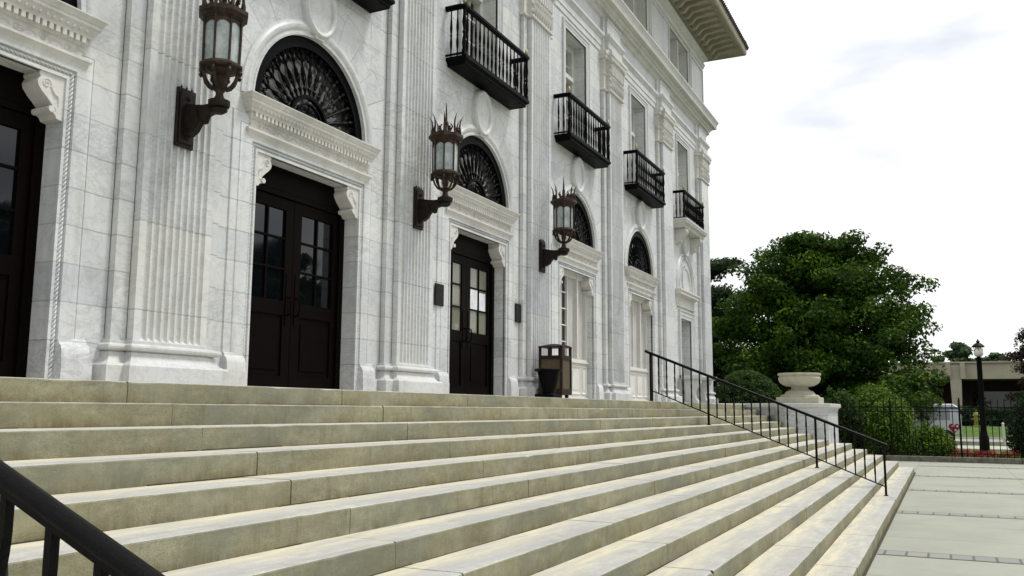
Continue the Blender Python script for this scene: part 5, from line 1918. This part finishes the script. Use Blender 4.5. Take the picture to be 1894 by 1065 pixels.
# ------------------------------------------------------------------ street lamp
lp = thing('street_lamp', 'black street lamp with white globe rising behind the fence', 'street lamp', (39, -6.48, -1.9))
lx, ly = 39.0, -6.48
mb = MB()
mb.lathe([(0.26, -1.93), (0.26, -1.80), (0.20, -1.74), (0.19, -1.2), (0.15, -1.1), (0.125, -0.9), (0.115, 0.3), (0.10, 2.05), (0.12, 2.09), (0.08, 2.13), (0.0, 2.15)], (lx, ly, 0), 14)
mb.build('lamp_post', 'fence_paint', lp)
mb = MB()
mb.lathe([(0.07, 2.14), (0.15, 2.19), (0.185, 2.28), (0.175, 2.38), (0.13, 2.48), (0.12, 2.56), (0.0, 2.57)], (lx, ly, 0), 16)
mb.build('globe', 'lamp_globe', lp)
mb = MB()
for k in range(6):
    a = 2*PI*k/6
    mb.tube([(lx+0.12*math.cos(a), ly+0.12*math.sin(a), 2.15), (lx+0.21*math.cos(a), ly+0.21*math.sin(a), 2.57)], 0.008, 4)
mb.lathe([(0.24, 2.55), (0.26, 2.58), (0.16, 2.68), (0.06, 2.74), (0.06, 2.77), (0.09, 2.79), (0.04, 2.83), (0.0, 2.92)], (lx, ly, 0), 14)
mb.build('lamp_hood', 'fence_paint', lp)

# ------------------------------------------------------------------ far low building
fb = thing('low_building', 'long flat roofed low building with deep beige fascia and recessed dark walls', 'building', (84, -12, -1.9))
mb = MB()
mb.box(84, 98, -44, 12, -1.95, 2.7)
mb.build('wall', 'far_wall_dark', fb)
mb = MB()
mb.box(79.6, 99, -45, 13, 2.55, 3.86)
mb.box(79.4, 99.2, -45.2, 13.2, 3.86, 3.98)
mb.build('roof', 'far_concrete', fb)
for y in (-6.0, -15.5, 4.0, -25):
    mb = MB()
    mb.box(79.05, 79.62, y-0.72, y-0.36, 2.55, 3.84)
    mb.box(79.05, 79.62, y+0.36, y+0.72, 2.55, 3.84)
    mb.prism([(y-0.40, 2.55), (y+0.40, 2.55), (y+0.42, 2.4), (y+0.30, -1.95), (y-0.30, -1.95), (y-0.42, 2.4)], 79.2, 80.4, 'x')
    mb.box(79.3, 79.61, y-0.36, y+0.36, 2.55, 3.7)
    mb.build('column', 'far_concrete', fb)
for y in (-10.5, -20, -0.8):
    mb = MB()
    mb.box(83.9, 84.0, y-3.2, y+3.2, -1.0, 1.6)
    mb.build('window', 'dark_glass', fb)

# ------------------------------------------------------------------ parked van, yard sign, hydrant, posts
vn = thing('parked_van', 'white and pale blue box van parked beyond the shrubs', 'van', (50.5, -4.2, -1.9))
vx, vy = 51.5, -5.85       # front right corner
mb = MB()
prof = [(-1.45, -1.35), (-1.45, -0.35), (-1.30, 0.12), (-1.12, 0.24), (-1.1, 0.28), (3.6, 0.30), (3.7, 0.24), (3.72, -1.35)]
rings = []
for xo, sh in ((0.0, 0.05), (0.06, 0.0), (1.84, 0.0), (1.90, 0.05)):
    rings.append([(vx+xo, vy+1.45+y*(1-sh*0.1), z-(sh if z > 0 else 0)) for y, z in prof])
mb.loft(rings, True)
mb.build('body', 'van_white', vn)
mb = MB()
mb.box(vx-0.012, vx+0.02, vy+0.55, vy+4.9, -0.60, -0.02)
mb.build('side_stripe', 'van_grey', vn)
mb = MB()
mb.box(vx-0.014, vx+0.03, vy+0.10, vy+5.0, -0.02, 0.05)
mb.build('roof_trim', 'van_blue', vn)
mb = MB()
mb.add([(vx+0.1, vy-0.012, -0.30), (vx+1.8, vy-0.012, -0.30), (vx+1.75, vy+0.13, 0.10), (vx+0.15, vy+0.13, 0.10)], [(0, 1, 2, 3)])
mb.build('windscreen', 'dark_glass', vn)
for y in (0.75, 4.1):
    for x in (0.1, 1.8):
        mb = MB()
        mb.tube([(vx+x-0.12, vy+y, -1.52), (vx+x+0.12, vy+y, -1.52)], 0.38, 16)
        w_ = mb.build('wheel', 'rubber', vn)
        mb = MB()
        sx = -1 if x < 1 else 1
        mb.tube([(vx+x+sx*0.10, vy+y, -1.52), (vx+x+sx*0.13, vy+y, -1.52)], 0.20, 12)
        mb.build('rim', 'van_grey', w_)

ys = thing('heart_sign', 'small red and white heart shaped sign beside the van', 'sign', (44.0, -5.42, -1.9))
sy, sz = -5.42, -0.92
mb = MB()
pts = []
for q in range(28):
    a = 2*PI*q/28
    pts.append((sy+0.030*16*math.sin(a)**3*0.5, sz+0.020*(13*math.cos(a)-5*math.cos(2*a)-2*math.cos(3*a)-math.cos(4*a))*0.85))
mb.prism(pts, 44.0, 44.03, 'x')
mb.build('sign_board', 'red_paint', ys)
mb = MB()
for dy, dz in ((0.06, 0.08), (-0.13, 0.08), (-0.05, -0.10)):
    mb.lathe([(0.0, -0.06), (0.06, 0.0), (0.0, 0.06)], (43.99, sy+dy, sz+dz), 8, sx=0.4)
mb.build('sign_mark', 'paper', ys)
mb = MB()
mb.box(44.03, 44.07, sy-0.02, sy+0.02, -1.93, sz)
mb.build('stake', 'fence_paint', ys)

hy = thing('fire_hydrant', 'yellow green fire hydrant on the far lawn', 'hydrant', (68, -8.0, -1.9))
hx, hyy = 71.0, -7.10
mb = MB()
mb.lathe([(0.26, -1.93), (0.26, -1.83), (0.17, -1.80), (0.17, -1.15), (0.23, -1.12), (0.23, -1.05), (0.19, -0.98), (0.12, -0.86), (0.05, -0.80), (0.05, -0.72), (0.0, -0.72)], (hx, hyy, 0.69), 12)
mb.tube([(hx, hyy-0.34, -0.69), (hx, hyy+0.34, -0.69)], 0.09, 10)
mb.tube([(hx-0.30, hyy, -0.76), (hx, hyy, -0.76)], 0.12, 10)
mb.build('hydrant_body', 'hydrant_yellow', hy)

for (x, y, h_, lab) in ((50.0, -3.53, 2.75, 'slim white post standing left of the van'), (52.0, -7.85, 1.15, 'short white post on the lawn right of the street lamp')):
    mb = MB()
    mb.bbox(x-0.06, x+0.06, y-0.06, y+0.06, -1.93, -1.93+h_, 0.01)
    mb.lathe([(0.075, 0.0), (0.075, 0.02), (0.0, 0.07)], (x, y, -1.93+h_), 8)
    tag(mb.build('white_post', 'white_paint'), lab, 'post')
